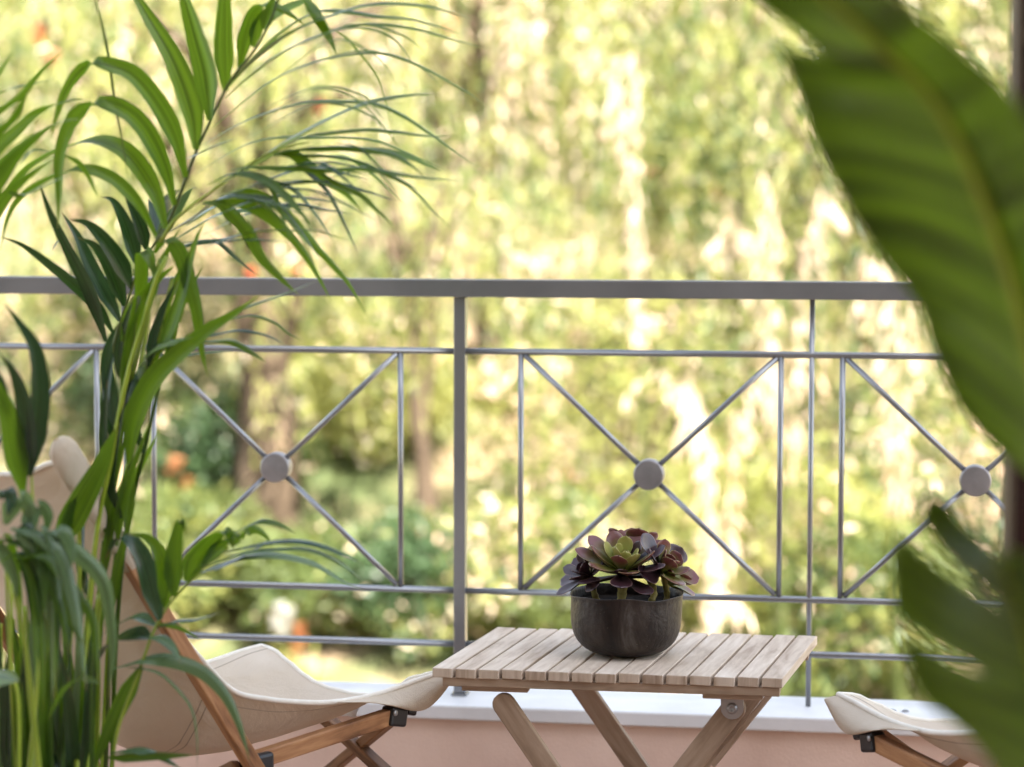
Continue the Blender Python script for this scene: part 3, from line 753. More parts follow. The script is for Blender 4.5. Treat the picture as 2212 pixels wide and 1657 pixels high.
# frond B: arches to the right in the middle
rb_ = R1((1040, 1570), (1090, 1480), (1180, 1380))+R2((0, 1110), (150, 1000), (300, 905), (450, 850), (560, 830))
B_leaves = [
 (R2((60, 1060), (300, 900), (450, 800), (700, 670), (900, 590), (1100, 555), (1315, 545)), 17, 0, 60),
 (R2((400, 850), (540, 790), (700, 765), (900, 750), (1100, 770), (1300, 795), (1430, 788)), 11, 0, 65),
 (R2((400, 880), (560, 860), (750, 855), (900, 870), (1050, 900), (1150, 960), (1240, 1035)), 19, 0, 55),
 (R2((880, 860), (1050, 890), (1150, 915), (1250, 960), (1340, 1000)), 13, 0, 55),
 (R2((100, 990), (230, 970), (500, 975), (650, 985), (850, 975), (1050, 1005), (1250, 1035), (1480, 1058)), 13, 0, 60),
 (R2((350, 910), (450, 900), (650, 905), (850, 940), (1000, 1010), (1150, 1090), (1270, 1220), (1395, 1345)), 11, 0, 55),
 (R2((350, 900), (450, 895), (540, 950), (650, 1045), (760, 1115), (870, 1235)), 22, 0, 30),
 (R2((620, 1010), (740, 1080), (850, 1130), (960, 1230), (1060, 1330)), 13, 0, 30),
 (R2((-40, 1080), (100, 1010), (200, 1008), (330, 1060), (440, 1160), (520, 1250), (595, 1330)), 22, 0, 30),
 (R2((-60, 1180), (40, 1190), (110, 1250), (200, 1350), (280, 1500), (390, 1620), (500, 1720)), 27, 0, 22),
 (R2((0, 1170), (120, 1175), (250, 1220), (400, 1330), (520, 1460), (600, 1590), (690, 1760)), 21, 0, 28),
 (R2((-20, 1160), (60, 1135), (200, 1115), (350, 1180), (470, 1290), (600, 1440), (720, 1570), (800, 1670), (900, 1850)), 19, 0, 28),
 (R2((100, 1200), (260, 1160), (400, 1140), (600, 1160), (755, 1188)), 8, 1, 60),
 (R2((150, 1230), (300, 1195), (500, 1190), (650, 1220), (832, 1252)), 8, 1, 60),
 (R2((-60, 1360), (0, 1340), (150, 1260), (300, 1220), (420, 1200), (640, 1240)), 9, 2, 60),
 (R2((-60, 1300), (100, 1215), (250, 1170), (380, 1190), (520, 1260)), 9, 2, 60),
 (R2((-60, 1450), (100, 1380), (250, 1345), (450, 1340), (600, 1340), (720, 1380), (860, 1412)), 5, 0, 60),
 (R2((-60, 1440), (80, 1400), (250, 1395), (450, 1410)), 5, 1, 60),
 (R2((-20, 1370), (80, 1440), (180, 1540), (290, 1625)), 4, 4, 30),
 (R2((620, 1050), (800, 1000), (900, 960), (1000, 1040), (1080, 1150)), 5, 0, 60),
 (R2((700, 830), (850, 860), (980, 980), (1120, 1060), (1260, 1140)), 5, 0, 60),
]
rq = random.Random(31)
for k in range(16):      # finer leaflets of the same frond
    f = rq.random(); b0 = (500+150*f+rq.uniform(-12, 12), 425-95*f+rq.uniform(-8, 8)); an = R(rq.uniform(-12, 62)); L = rq.uniform(170, 330)
    e = (b0[0]+L*math.cos(an), b0[1]+L*math.sin(an)*.75+rq.uniform(0, 25)); m_ = (b0[0]+L*.5*math.cos(an), b0[1]+L*.3*math.sin(an)-rq.uniform(14, 34))
    B_leaves.append(([b0, m_, e], rq.uniform(5, 11), rq.choice([0, 0, 1, 2]), rq.uniform(45, 62)))
for k in range(7):
    f = rq.random(); b0 = (520+110*f, 330-230*f); L = rq.uniform(260, 380); up = rq.uniform(40, 85)
    A_x = ([b0, (b0[0]+L*.45, b0[1]-up), (b0[0]+L*.8, b0[1]-up*.6), (b0[0]+L, b0[1]+rq.uniform(0, 40))], rq.uniform(4, 9), 0, 60); B_leaves.append(A_x)
frond('frond', [(rb_, 5, 2, 3, 3.42, 3.36)], B_leaves, 3.38)
# frond C: enters from the left edge
C_leaves = [
 (R1((-260, 1330), (-60, 1010), (100, 850), (250, 720), (450, 650), (585, 652)), 24, 0, 35),
 (R1((-260, 1500), (-30, 1150), (80, 1000), (250, 860), (400, 785), (520, 770)), 34, 0, 30),
 (R1((-300, 1050), (-60, 760), (130, 620), (230, 500), (330, 400), (425, 318)), 15, 0, 40),
 (R1((-300, 800), (-100, 650), (60, 575), (200, 545), (385, 508)), 9, 0, 50),
 (R1((-250, 700), (-60, 520), (20, 420), (92, 336)), 7, 0, 40),
 (R1((-260, 1180), (-40, 880), (90, 760), (150, 640), (190, 560)), 22, 0, 20),
 (R1((-260, 1750), (-60, 1400), (80, 1220), (250, 1090), (380, 1020)), 30, 0, 30),
 (R1((60, 1240), (150, 1260), (260, 1210), (400, 1150), (470, 1120)), 7, 0, 50),
 (R1((420, 1010), (500, 1050), (560, 1120), (600, 1200), (640, 1285)), 11, 0, 30),
 (R1((130, 1060), (200, 980), (280, 975), (340, 1000)), 6, 2, 60),
]
frond('frond', [(R1((-330, 1700), (-300, 1300), (-280, 1000), (-270, 700)), 4, 2, 3, 3.3, 3.3)], C_leaves, 3.3)
# frond D: darker blue green, just behind
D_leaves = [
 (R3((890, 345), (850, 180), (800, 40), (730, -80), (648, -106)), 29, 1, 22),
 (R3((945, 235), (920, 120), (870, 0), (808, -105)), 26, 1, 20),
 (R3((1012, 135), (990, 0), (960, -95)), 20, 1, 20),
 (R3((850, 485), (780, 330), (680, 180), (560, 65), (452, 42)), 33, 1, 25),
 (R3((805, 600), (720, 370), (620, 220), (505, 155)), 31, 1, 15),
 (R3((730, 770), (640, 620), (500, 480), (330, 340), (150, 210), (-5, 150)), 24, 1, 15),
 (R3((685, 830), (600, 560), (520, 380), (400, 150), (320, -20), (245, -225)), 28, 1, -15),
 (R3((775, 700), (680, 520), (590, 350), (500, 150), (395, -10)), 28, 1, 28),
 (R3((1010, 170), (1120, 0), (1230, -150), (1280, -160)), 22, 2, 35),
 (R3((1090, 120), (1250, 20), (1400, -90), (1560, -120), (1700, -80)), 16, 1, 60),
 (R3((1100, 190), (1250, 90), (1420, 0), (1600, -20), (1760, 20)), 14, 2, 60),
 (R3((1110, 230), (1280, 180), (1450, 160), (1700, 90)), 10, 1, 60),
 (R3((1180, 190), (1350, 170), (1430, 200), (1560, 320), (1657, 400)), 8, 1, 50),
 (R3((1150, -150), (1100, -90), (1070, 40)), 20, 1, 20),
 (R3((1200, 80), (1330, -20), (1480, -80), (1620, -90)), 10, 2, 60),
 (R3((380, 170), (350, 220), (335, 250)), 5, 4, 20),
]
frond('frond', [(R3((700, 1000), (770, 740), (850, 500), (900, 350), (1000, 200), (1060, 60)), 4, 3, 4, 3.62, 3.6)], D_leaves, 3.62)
# frond E: middle, hanging blades in front of the rail and the low arm to the right
E_leaves = [
 (R3((1000, 260), (1050, 180), (1110, 180), (1170, 270), (1230, 460), (1275, 640), (1300, 850), (1345, 1060)), 31, 0, 20),
 (R3((1010, 420), (960, 270), (925, 262), (915, 450), (905, 700), (895, 940)), 27, 0, 12),
 (R3((1000, 960), (1100, 750), (1180, 500), (1260, 200), (1322, 50)), 26, 0, -18),
 (R3((830, 1620), (870, 1330), (980, 1090), (1130, 930), (1350, 750), (1500, 660), (1680, 530)), 43, 0, -15),
 (R5((300, 330), (400, 240), (520, 190), (700, 130), (868, 66)), 10, 0, 50),
 (R5((350, 280), (520, 240), (640, 270), (720, 330), (802, 372)), 7, 0, 55),
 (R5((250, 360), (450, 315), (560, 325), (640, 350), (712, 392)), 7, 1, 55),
 (R5((280, 370), (420, 362), (520, 410), (612, 476)), 15, 0, 35),
 (R5((60, 470), (250, 430), (400, 415), (470, 402)), 5, 2, 60),
 (R5((0, 450), (100, 375), (250, 345), (400, 318)), 13, 2, 60),
 (R3((740, 1370), (715, 1200), (690, 1000), (705, 850), (770, 710)), 31, 1, 20),
 (R3((790, 830), (830, 700), (900, 560), (1030, 420), (1140, 330)), 27, 0, 30),
 (R3((960, 1000), (990, 800), (1060, 600), (1150, 430)), 20, 1, 10),
 (R3((930, 1150), (920, 1000), (960, 920), (1040, 890)), 16, 2, 30),
 (R3((850, 1230), (890, 1060), (960, 950)), 18, 1, 10),
 (R3((900, 1000), (1000, 880), (1120, 830), (1250, 800)), 13, 2, 55),
]
frond('frond', [(R3((1080, 280), (1000, 450), (930, 700), (850, 950), (780, 1250), (720, 1600))+R4((530, 350), (470, 900), (420, 1500), (400, 1750)), 5.5, 6.5, 3, 3.42, 3.44),
                (R3((980, 560), (905, 1000), (820, 1400), (770, 1640))+R4((600, 260), (550, 600), (510, 950), (470, 1400), (455, 1750)), 4, 6, 3, 3.46, 3.47),
                (R3((660, 1500), (680, 1300), (700, 1000)), 5, 3, 4, 3.5, 3.5),
                (R4((690, 0), (650, 200), (590, 480), (540, 900), (520, 1300), (500, 1750)), 3, 6, 3, 3.5, 3.5)], E_leaves, 3.42)
# upright bundle of green canes from the planter up to the rail
for (mi_, pp) in [(3, [(345, 560), (318, 680), (278, 850), (240, 1050), (212, 1300), (190, 1780)]), (3, [(372, 600), (335, 760), (290, 960), (252, 1180), (232, 1420), (215, 1780)]),
                  (4, [(300, 640), (280, 780), (250, 960), (226, 1150), (205, 1400), (170, 1780)]), (3, [(268, 700), (262, 860), (246, 1040), (222, 1260), (196, 1480), (150, 1780)]),
                  (0, [(395, 640), (352, 800), (310, 980), (272, 1160), (250, 1400), (238, 1780)]), (3, [(225, 940), (215, 1100), (196, 1300), (168, 1780)]), (4, [(330, 720), (300, 900), (262, 1120), (240, 1330), (225, 1780)])]:
    frond('frond', [(pp, 4.2, 6.5, mi_, 3.44, 3.5)], [([pp[1], ((pp[0][0]+pp[1][0])/2+12, (pp[0][1]+pp[1][1])/2-40), (pp[0][0]+45, pp[0][1]-70)], 16, 0, 20),
        ([pp[2], (pp[2][0]-22, pp[2][1]-90), (pp[1][0]-30, pp[1][1]-40)], 20, 1, -12), ([pp[3], (pp[3][0]+14, pp[3][1]-110), (pp[2][0]+34, pp[2][1]-50)], 18, 0, 20)], 3.45, .04)
# broad older blade with a node
frond('frond', [], [(R4((300, 470), (370, 350), (450, 200), (530, 50), (600, -110), (640, -200)), 52, 0, 5),
                    (R4((330, 420), (360, 300), (420, 180)), 30, 0, 20)], 3.36, .02)
# frond F: low arm with short blades
F_leaves = [
 (R4((868, 860), (830, 700), (775, 520), (700, 420), (630, 425), (570, 530)), 42, 1, 15),
 (R4((895, 795), (900, 640), (870, 500), (800, 412), (690, 392)), 34, 0, 18),
 (R4((945, 730), (940, 560), (960, 400), (985, 318), (1015, 400)), 36, 0, 10),
 (R4((1010, 650), (1060, 520), (1150, 420), (1235, 378), (1272, 475)), 42, 0, 20),
 (R4((1090, 570), (1180, 470), (1300, 400), (1380, 365), (1440, 400), (1480, 465)), 28, 0, 35),
 (R4((1200, 440), (1300, 370), (1400, 322), (1500, 332), (1615, 392)), 16, 0, 50),
 (R5((400, 1400), (620, 1350), (760, 1345), (880, 1370), (1000, 1420), (1085, 1462)), 13, 1, 50),
 (R5((250, 1500), (350, 1450), (500, 1400), (650, 1385), (800, 1385), (950, 1440), (1105, 1555)), 11, 2, 58),
 (R5((200, 1560), (300, 1495), (420, 1445), (560, 1415), (700, 1420), (850, 1460), (980, 1540), (1100, 1595)), 14, 2, 58),
 (R5((300, 1500), (440, 1440), (560, 1380), (640, 1350)), 9, 1, 50),
 (R4((850, 890), (750, 845), (650, 880), (550, 940)), 16, 2, 45),
 (R4((840, 900), (950, 862), (1060, 852), (1195, 820)), 6, 1, 60),
 (R4((860, 880), (970, 900), (1090, 965)), 11, 0, 40),
 (R4((820, 960), (700, 950), (590, 1000), (520, 1110)), 42, 1, 60),
 (R4((790, 950), (870, 950), (940, 1010), (982, 1090)), 22, 2, 25),
 (R4((620, 1120), (800, 1070), (950, 1080), (1100, 1140), (1220, 1260), (1290, 1400), (1335, 1540), (1358, 1630)), 28, 2, 30),
 (R4((680, 1110), (850, 1140), (950, 1220), (1040, 1340), (1070, 1500), (1070, 1670)), 6, 2, 30),
 (R4((770, 1110), (690, 1260), (610, 1420), (530, 1600), (480, 1720)), 34, 0, 10),
 (R4((590, 1600), (750, 1590), (900, 1590), (1065, 1592)), 11, 0, 60),
 (R4((600, 1580), (740, 1558), (870, 1600), (990, 1670)), 15, 2, 45),
]
frond('frond', [(R4((600, 1700), (640, 1450), (750, 1150), (830, 930), (900, 800), (1000, 680), (1100, 590)), 5, 3, 3, 3.3, 3.3)], F_leaves, 3.3, .08)
# frond G: nearest, silvery drooping
G_leaves = [
 (R4((60, 360), (200, 400), (330, 510), (385, 700), (425, 900), (470, 1245)), 27, 2, 25),
 (R4((90, 370), (300, 430), (450, 520), (560, 650), (600, 850), (612, 1050), (590, 1280)), 31, 2, 25),
 (R4((30, 340), (70, 230), (120, 195), (160, 260), (150, 380)), 36, 2, 15),
 (R4((150, 420), (170, 290), (220, 245), (262, 300), (240, 420)), 34, 2, 15),
 (R4((230, 430), (290, 370), (350, 385), (388, 470), (390, 580)), 30, 2, 15),
 (R4((-20, 480), (100, 430), (190, 490), (260, 650), (290, 900), (305, 1200)), 30, 0, 25),
 (R4((120, 400), (280, 540), (400, 700), (500, 850), (525, 1080), (535, 1210)), 25, 0, 22),
 (R4((20, 420), (150, 460), (250, 600), (330, 800), (380, 1050)), 25, 0, 25),
 (R4((-90, 1140), (10, 1165), (105, 1190)), 34, 2, 40),
 (R4((200, 460), (330, 560), (370, 720), (390, 880), (470, 1010)), 20, 0, 15),
 (R4((-10, 420), (30, 520), (80, 640), (90, 760)), 26, 2, 10),
 (R4((100, 560), (180, 500), (260, 520), (320, 640)), 22, 0, 25),
 (R4((0, 200), (30, 150), (60, 200), (40, 300)), 30, 1, 10),
 (R4((540, 1200), (440, 1180), (340, 1250), (260, 1400)), 14, 0, 40),
]
for k in range(16):
    x0 = rq.uniform(-20, 95); y0_ = 998+.3975*rq.uniform(330, 560); sp_ = rq.uniform(20, 120); dn = rq.uniform(130, 330)
    G_leaves.append(([(x0, y0_), (x0+sp_*.5, y0_-rq.uniform(5, 26)), (x0+sp_*.9, y0_+dn*.35), (x0+sp_, y0_+dn)], rq.uniform(10, 24), rq.choice([0, 0, 2, 2, 1]), rq.uniform(10, 35)))
frond('frond', [(R4((210, 1750), (170, 1350), (130, 950), (80, 650), (40, 480)), 5.5, 4, 3, 3.15, 3.12)], G_leaves, 3.1, .06)
H_leaves = [
 (R3((190, 1700), (235, 1400), (262, 1120), (225, 870), (130, 720), (30, 590)), 40, 1, 15),
 (R3((180, 1700), (180, 1450), (150, 1200), (85, 1020), (-5, 905)), 42, 1, -12),
 (R3((150, 1800), (100, 1550), (50, 1300), (-40, 1080), (-80, 950)), 44, 0, 12),
 (R3((20, 1300), (20, 1150), (-20, 1000)), 20, 1, 10),
]
frond('frond', [(R4((180, 260), (175, 150), (170, 50)), 4, 3, 3, 3.2, 3.2), (R4((60, -60), (110, 150), (150, 420), (190, 800), (200, 1200), (150, 1750)), 5, 6, 3, 3.22, 3.24)], H_leaves, 3.2, .05)
# the clump of canes and spear leaves at the bottom
canes = []
rs = random.Random(5)
for k in range(22):
    xb = -30+k*26+rs.uniform(-10, 10); top = rs.uniform(520, 1000); xt = xb+rs.uniform(-70, 60)
    canes.append((R4((xt, top), ((xb+xt)/2+rs.uniform(-14, 14), (top+1700)/2), (xb, 1780)), rs.uniform(2.5, 4), rs.uniform(4, 7), rs.choice([3, 3, 3, 0, 4]), 3.3+rs.uniform(-.1, .2), 3.3+rs.uniform(-.05, .2)))
canes.append((R4((20, 520), (60, 750), (60, 1100), (100, 1300), (105, 1760)), 3, 5, 3, 3.2, 3.2))
canes.append((R4((70, 690), (130, 950), (175, 1300), (225, 1760)), 5, 6, 3, 3.12, 3.14))
canes.append((R4((430, 340), (432, 700), (425, 1200), (420, 1760)), 6, 7, 3, 3.45, 3.45))
sp_leaves = []
for k in range(34):
    xb = rs.uniform(-20, 520); top = rs.uniform(560, 1200); xt = xb+rs.uniform(-90, 90)
    sp_leaves.append((R4((xb, 1760), ((xb+xt)/2+rs.uniform(-25, 25), (top+1700)/2), (xt, top)), rs.uniform(12, 28), rs.choice([0, 0, 0, 1, 1, 2]), rs.uniform(-35, 35)))
frond('frond', canes, sp_leaves, 3.36, .1)
# canes carry on below the picture to a planter on the floor
pb_ = Vector((at(140, 1600, 3.85).x, 3.88, 0))
lw = MB()
for k in range(26):
    q = R4((-20+k*21, 1730))[0]; a = at(q[0], q[1], 3.78+rs.uniform(-.1, .15)); b = pb_+Vector((rs.uniform(-.08, .08), rs.uniform(-.08, .08), .26))
    tube(lw, [a, a.lerp(b, .5), b], [.0045, .005, .006], 8)
lw.build('cane', M['stem'], palm)
mb = MB(); lathe(mb, pb_, [(0, 0), (.13, 0), (.15, .02), (.17, .26), (.175, .28), (.165, .28), (.155, .26), (.14, .24), (0, .24)], 48); mb.build('planter', M['terra_pot'], palm)

# ------------------------------------------------------------------ broad-leaved plant at the right
bird = empty('broad_leaf_plant', (1.15, 2.3, 0), 'out of focus plant with two huge split green leaves close to the camera at right', 'plant')
def lobe(mb, rows_px, y_edge, y_mid, n=14, m=12, wavy=.002, flip=False):
    k = len(rows_px)
    E_ = cr([r[0] for r in rows_px], n*k//2+4); Cc = cr([r[1] for r in rows_px], n*k//2+4); Mm = cr([r[2] for r in rows_px], n*k//2+4)
    rows = []; N_ = len(E_)
    for i in range(N_):
        row = []
        for j in range(m+1):
            t = j/m; e, c, q = E_[i], Cc[i], Mm[i]
            c2 = 2*np.array(c)-.5*(np.array(e)+np.array(q))      # control through the mid point
            p = (1-t)**2*e+2*t*(1-t)*c2+t*t*q
            y = y_edge+(y_mid-y_edge)*t**1.3+wavy*math.sin(i*.9+t*2)*(1-t)+.02*math.sin(math.pi*t)
            row.append(at(p[0], p[1], y))
        rows.append(row)
    uo = random.random()*3
    grid(mb, rows, 0, lambda a, b: (uo+a/N_*k*.12, b/m*.6))
def rib(mb, pts, r0, r1, y):
    P = [at(u, v, y) for u, v in cr(pts, 40)]; tube(mb, P, [(r0+(r1-r0)*i/39)*y/F_ for i in range(40)], 10, squash=.6)
YB = 2.08
mb = MB()
L1 = [[(1480, -200), (1560, -190), (1640, -180)], [(1570, -55), (1680, -60), (1760, -30)], [(1640, 12), (1750, 20), (1850, 50)], [(1742, 86), (1803, 128), (1935, 152)]]
L2 = [[(1662, 88), (1768, 116), (1925, 105)], [(1692, 135), (1850, 172), (1985, 178)], [(1725, 215), (1880, 245), (2050, 270)], [(1765, 330), (1930, 345), (2110, 400)], [(1875, 520), (2020, 510), (2170, 560)], [(1975, 650), (2090, 650), (2210, 700)], [(2008, 745), (2120, 780), (2250, 860)], [(2062, 870), (2180, 930), (2290, 1010)], [(2130, 950), (2250, 1050), (2340, 1180)], [(2200, 1010), (2320, 1150), (2400, 1400)]]
Rr = [[(1700, -230), (1670, -205), (1640, -180)], [(1840, -75), (1800, -55), (1760, -30)], [(1935, -2), (1895, 20), (1850, 50)], [(2025, 60), (1985, 90), (1930, 128)], [(2098, 122), (2040, 145), (1985, 178)], [(2168, 185), (2110, 220), (2050, 270)], [(2240, 290), (2180, 335), (2110, 400)], [(2310, 430), (2250, 485), (2170, 560)], [(2370, 600), (2300, 640), (2210, 700)], [(2400, 780), (2330, 810), (2250, 860)], [(2420, 950), (2360, 970), (2290, 1010)], [(2430, 1150), (2390, 1160), (2340, 1180)], [(2440, 1390), (2425, 1395), (2400, 1400)]]
lobe(mb, L1, YB+.10, YB); lobe(mb, L2, YB+.13, YB); lobe(mb, Rr, YB-.14, YB)
bl = mb.build('leaf', M['big'], bird, solid=.0012)
mb = MB(); rib(mb, [r[2] for r in Rr], 13, 27, YB-.006); mb.build('midrib', M['rib'], bl)
mb = MB()
A2 = [[(2043, 1082), (2105, 1150), (2160, 1195)], [(2008, 1068), (2070, 1160), (2180, 1265)], [(1984, 1110), (2046, 1204), (2200, 1335)]]
B2 = [[(1929, 1148), (2070, 1254), (2205, 1335)], [(1926, 1235), (2060, 1330), (2225, 1420)], [(1930, 1326), (2064, 1420), (2245, 1515)]]
D2 = [[(1937, 1356), (2062, 1432), (2255, 1490)], [(1958, 1432), (2080, 1500), (2275, 1610)], [(1995, 1512), (2120, 1570), (2290, 1700)], [(2090, 1582), (2180, 1680), (2310, 1790)], [(2165, 1680), (2230, 1780), (2330, 1880)]]
E2 = [[(2175, 1185), (2168, 1198), (2160, 1210)], [(2230, 1215), (2210, 1240), (2180, 1265)], [(2300, 1290), (2260, 1320), (2205, 1345)], [(2380, 1500), (2320, 1500), (2245, 1495)], [(2420, 1850), (2390, 1860), (2330, 1880)]]
YC = 2.0
lobe(mb, A2, YC+.08, YC); lobe(mb, B2, YC+.10, YC); lobe(mb, D2, YC+.10, YC); lobe(mb, E2, YC-.08, YC)
bl2 = mb.build('leaf', M['big'], bird, solid=.0012)
mb = MB(); rib(mb, [(2160, 1210), (2180, 1265), (2205, 1345), (2245, 1495), (2290, 1700), (2330, 1880)], 5, 14, YC-.004); mb.build('midrib', M['rib'], bl2)
mb = MB()
for (u, v, y) in ((2400, 1400, YB), (2330, 1880, YC)):
    a = at(u, v, y); tube(mb, cr([a, a+Vector((.06, 0, -.18)), (1.14, 2.3, .3)], 14), [.009+.0006*i for i in range(14)], 10)
mb.build('stalk', M['stem'], bird)
mb = MB(); lathe(mb, (1.15, 2.3, 0), [(0, 0), (.15, 0), (.17, .02), (.20, .32), (.205, .34), (.19, .34), (.18, .31), (.16, .29), (0, .29)], 48); mb.build('planter', M['terra_pot'], bird)

# ------------------------------------------------------------------ garden beyond
GS = 1.3
def gz(x, y):
    base = -2.26+max(0, y-15.0)*.40+.25*noise.noise(Vector((x*.35, y*.35, 0)))+.05*noise.noise(Vector((x*2, y*2, 5)))
    if y > 42: base = min(base, -2.26+27*.40+(y-42)*.12)
    return base
mb = MB(); xs = np.concatenate([np.linspace(-150, -14, 10), np.linspace(-13, 13, 76), np.linspace(14, 150, 10)]); ys = np.concatenate([np.linspace(-60, 4, 6), np.linspace(5, 42, 110), np.linspace(44, 200, 14)])
grid(mb, [[(x, y, gz(x, y)) for x in xs] for y in ys]); gr = mb.build('hillside', M['ground']); tag(gr, kind='structure')

def np_mesh(name, V, mats, mi=None, parent=None, origin=None):
    """V: (n,4,3) quads"""
    n = len(V); me = bpy.data.meshes.new(name); me.vertices.add(n*4); me.loops.add(n*4); me.polygons.add(n)
    if origin is not None: V = V-np.array(origin)
    me.vertices.foreach_set('co', V.reshape(-1).astype(np.float32)); me.loops.foreach_set('vertex_index', np.arange(n*4, dtype=np.int32))
    me.polygons.foreach_set('loop_start', np.arange(0, n*4, 4, dtype=np.int32)); me.polygons.foreach_set('loop_total', np.full(n, 4, dtype=np.int32))
    for m in mats: me.materials.append(m)
    if mi is not None: me.polygons.foreach_set('material_index', mi.astype(np.int32))
    me.update(calc_edges=True)
    o = bpy.data.objects.new(name, me); COL.objects.link(o)
    if origin is not None and parent is None: o.location = origin
    if parent: o.parent = parent
    return o
def leaves_q(P, D, L, Wd):
    """quads centred along D from P"""
    n = len(P); D = D/np.linalg.norm(D, axis=1, keepdims=True); r = rng.normal(size=(n, 3)); x = np.cross(D, r); x /= np.linalg.norm(x, axis=1, keepdims=True)
    L = L[:, None]; Wd = Wd[:, None]; y = np.cross(x, D)
    return np.stack([P, P+D*L*.45+x*Wd*.5, P+D*L, P+D*L*.45-x*Wd*.5], 1)

def bottlebrush(mb, c, L=.09, r=.035, n=70):
    for i in range(n):
        t = rs.random(); a = rs.uniform(0, 6.283); d = Vector((math.cos(a), math.sin(a), rs.uniform(-.4, .4))).normalized()
        p = Vector((0, 0, -L*t)); q = p+d*r; s = Vector((0, 0, .006))
        x = d.cross(Vector((0, 0, 1))).normalized()*.005
        mb.add([p-x, p+x, q+x+s, q-x+s], [(0, 1, 2, 3)])
mb = MB(); bottlebrush(mb, None); FL = {}
for nm, mt in (('red', 'red'), ('orange', 'orange'), ('white', 'white_fl')):
    o = mb.build('flower', M[mt], None, smooth=False); FL[nm] = o.data; bpy.data.objects.remove(o)

def tree(name, u, y, ztop, cr_, nst, mats, wts, label, group, sl=(.5, 1.6), nleaf=46, ll=.085, lw=.017, flowers=(), trunk_r=.09, lean=0, zbot=None):
    y *= GS; ztop = EYE+(ztop-EYE)*GS; cr_ *= GS; sl = (sl[0]*GS, sl[1]*GS); ll *= GS; lw *= GS; trunk_r *= GS; nleaf = int(nleaf/GS)
    x = at(u, 800, y).x; z0 = gz(x, y)-.05
    root = empty(name, (x, y, z0), label, 'tree', group)
    h = ztop-z0
    tb = MB(); top = Vector((lean, 0, h*.72))
    tp_ = cr([(0, 0, -.1), (lean*.2+.04, .03, h*.25), (lean*.6-.05, -.04, h*.5), tuple(top)], 16)
    tube(tb, tp_, [trunk_r*(1.25-.85*i/15)+.006*math.sin(i*1.7) for i in range(16)], 12)
    limbs = []
    for k in range(9):
        a = 2*math.pi*k/9+rs.uniform(-.3, .3); f = rs.uniform(.45, 1); b = Vector(tp_[int(f*15)]); rr = cr_*rs.uniform(.45, .85)
        e = Vector((math.cos(a)*rr+lean, math.sin(a)*rr*.8, h*rs.uniform(.8, .97)))
        P = cr([b, b.lerp(e, .5)+Vector((0, 0, .12*h*rs.uniform(.3, 1))), e], 10); limbs.append(P)
        tube(tb, P, [trunk_r*.45*(1-.75*i/9) for i in range(10)], 7)
    to = tb.build('trunk', M['bark'], root, origin=(0, 0, 0))
    Ps, Ds, Ls, Ws, Ms = [], [], [], [], []
    for k in range(nst):
        if rs.random() < .55:
            P = limbs[k % 9]; s = np.array(P[rs.randint(3, 9)])+np.array([rs.gauss(0, .22), rs.gauss(0, .22), rs.gauss(0, .12)])
        else:
            a = rs.uniform(0, 6.283); q = cr_*math.sqrt(rs.random()); s = np.array([lean+math.cos(a)*q, math.sin(a)*q*.85, h*(1-.30*(q/cr_)**2)-rs.uniform(0, .35)*h])
        out = np.array([s[0]-lean, s[1], 0]); out = out/max(np.linalg.norm(out), .1)
        Lk = rs.uniform(*sl); n = int(nleaf*Lk/1.0)
        t = np.linspace(0, 1, n); arch = rs.uniform(.1, .4)
        px_ = s[None]+out[None]*(arch*(1-np.exp(-3*t))[:, None])+np.array([0, 0, 1])*((.12*np.sin(t*2.2)-Lk*t**1.5)[:, None])+np.array([rs.gauss(0, .08), rs.gauss(0, .08), 0])*t[:, None]
        d = np.array([0, 0, -1.0])[None]+rng.normal(size=(n, 3))*.55
        Ps.append(px_); Ds.append(d); Ls.append(ll*rng.uniform(.7, 1.3, n)); Ws.append(lw*rng.uniform(.7, 1.3, n))
        k0 = rs.choices(range(len(mats)), wts)[0]; q0 = .75 if k0 != 2 else .5
        Ms.append(np.where(rng.random(n) < q0, k0, rng.choice(len(mats), n, p=np.array(wts)/sum(wts))))
    V = leaves_q(np.concatenate(Ps), np.concatenate(Ds), np.concatenate(Ls), np.concatenate(Ws))
    np_mesh('crown', V, mats, np.concatenate(Ms), root)
    for (fu, fv, col) in flowers:
        p = at(fu, fv, y-cr_*.75)-Vector((x, y, z0))
        o = bpy.data.objects.new('flower', FL[col]); COL.objects.link(o); o.parent = root; o.location = p; o.scale = (rs.uniform(.8, 1.6),)*3; o.rotation_euler = (rs.uniform(-.5, .5), rs.uniform(-.5, .5), 0)
    return root
LG = [M['lime'], M['green'], M['straw'], M['deep']]
# near weeping trees
tree('weeping_tree', 565, 13.5, 2.5, 1.35, 330, LG, [3, 3, 1, .6], 'weeping tree behind the left railing panel with a stout grey trunk', 'weeping trees on the slope', (.25, .75), flowers=[(700, 215, 'red'), (540, 580, 'red'), (640, 575, 'red'), (385, 985, 'orange'), (410, 1030, 'orange')], trunk_r=.17)
tree('weeping_tree', 1050, 15.5, 3.9, 1.5, 330, LG, [3, 2, 2, .5], 'weeping tree behind the thick railing post, its slim trunk rising beside it', 'weeping trees on the slope', (.5, 1.4), flowers=[(1415, 365, 'red'), (975, 40, 'orange'), (980, 620, 'orange')], trunk_r=.08)
tree('weeping_tree', 905, 12.8, 1.9, .8, 90, LG, [3, 3, 1, .6], 'small thin-trunked weeping tree just left of the thick railing post', 'weeping trees on the slope', (.3, .8), trunk_r=.06)
tree('weeping_tree', 1560, 15.0, 2.9, 1.25, 420, LG, [3, 3, 1, 1.6], 'dense weeping tree with dark patches behind the middle railing panel', 'weeping trees on the slope', (.5, 1.5), flowers=[(1670, 860, 'red'), (1540, 405, 'red'), (1240, 1015, 'red')], trunk_r=.09)
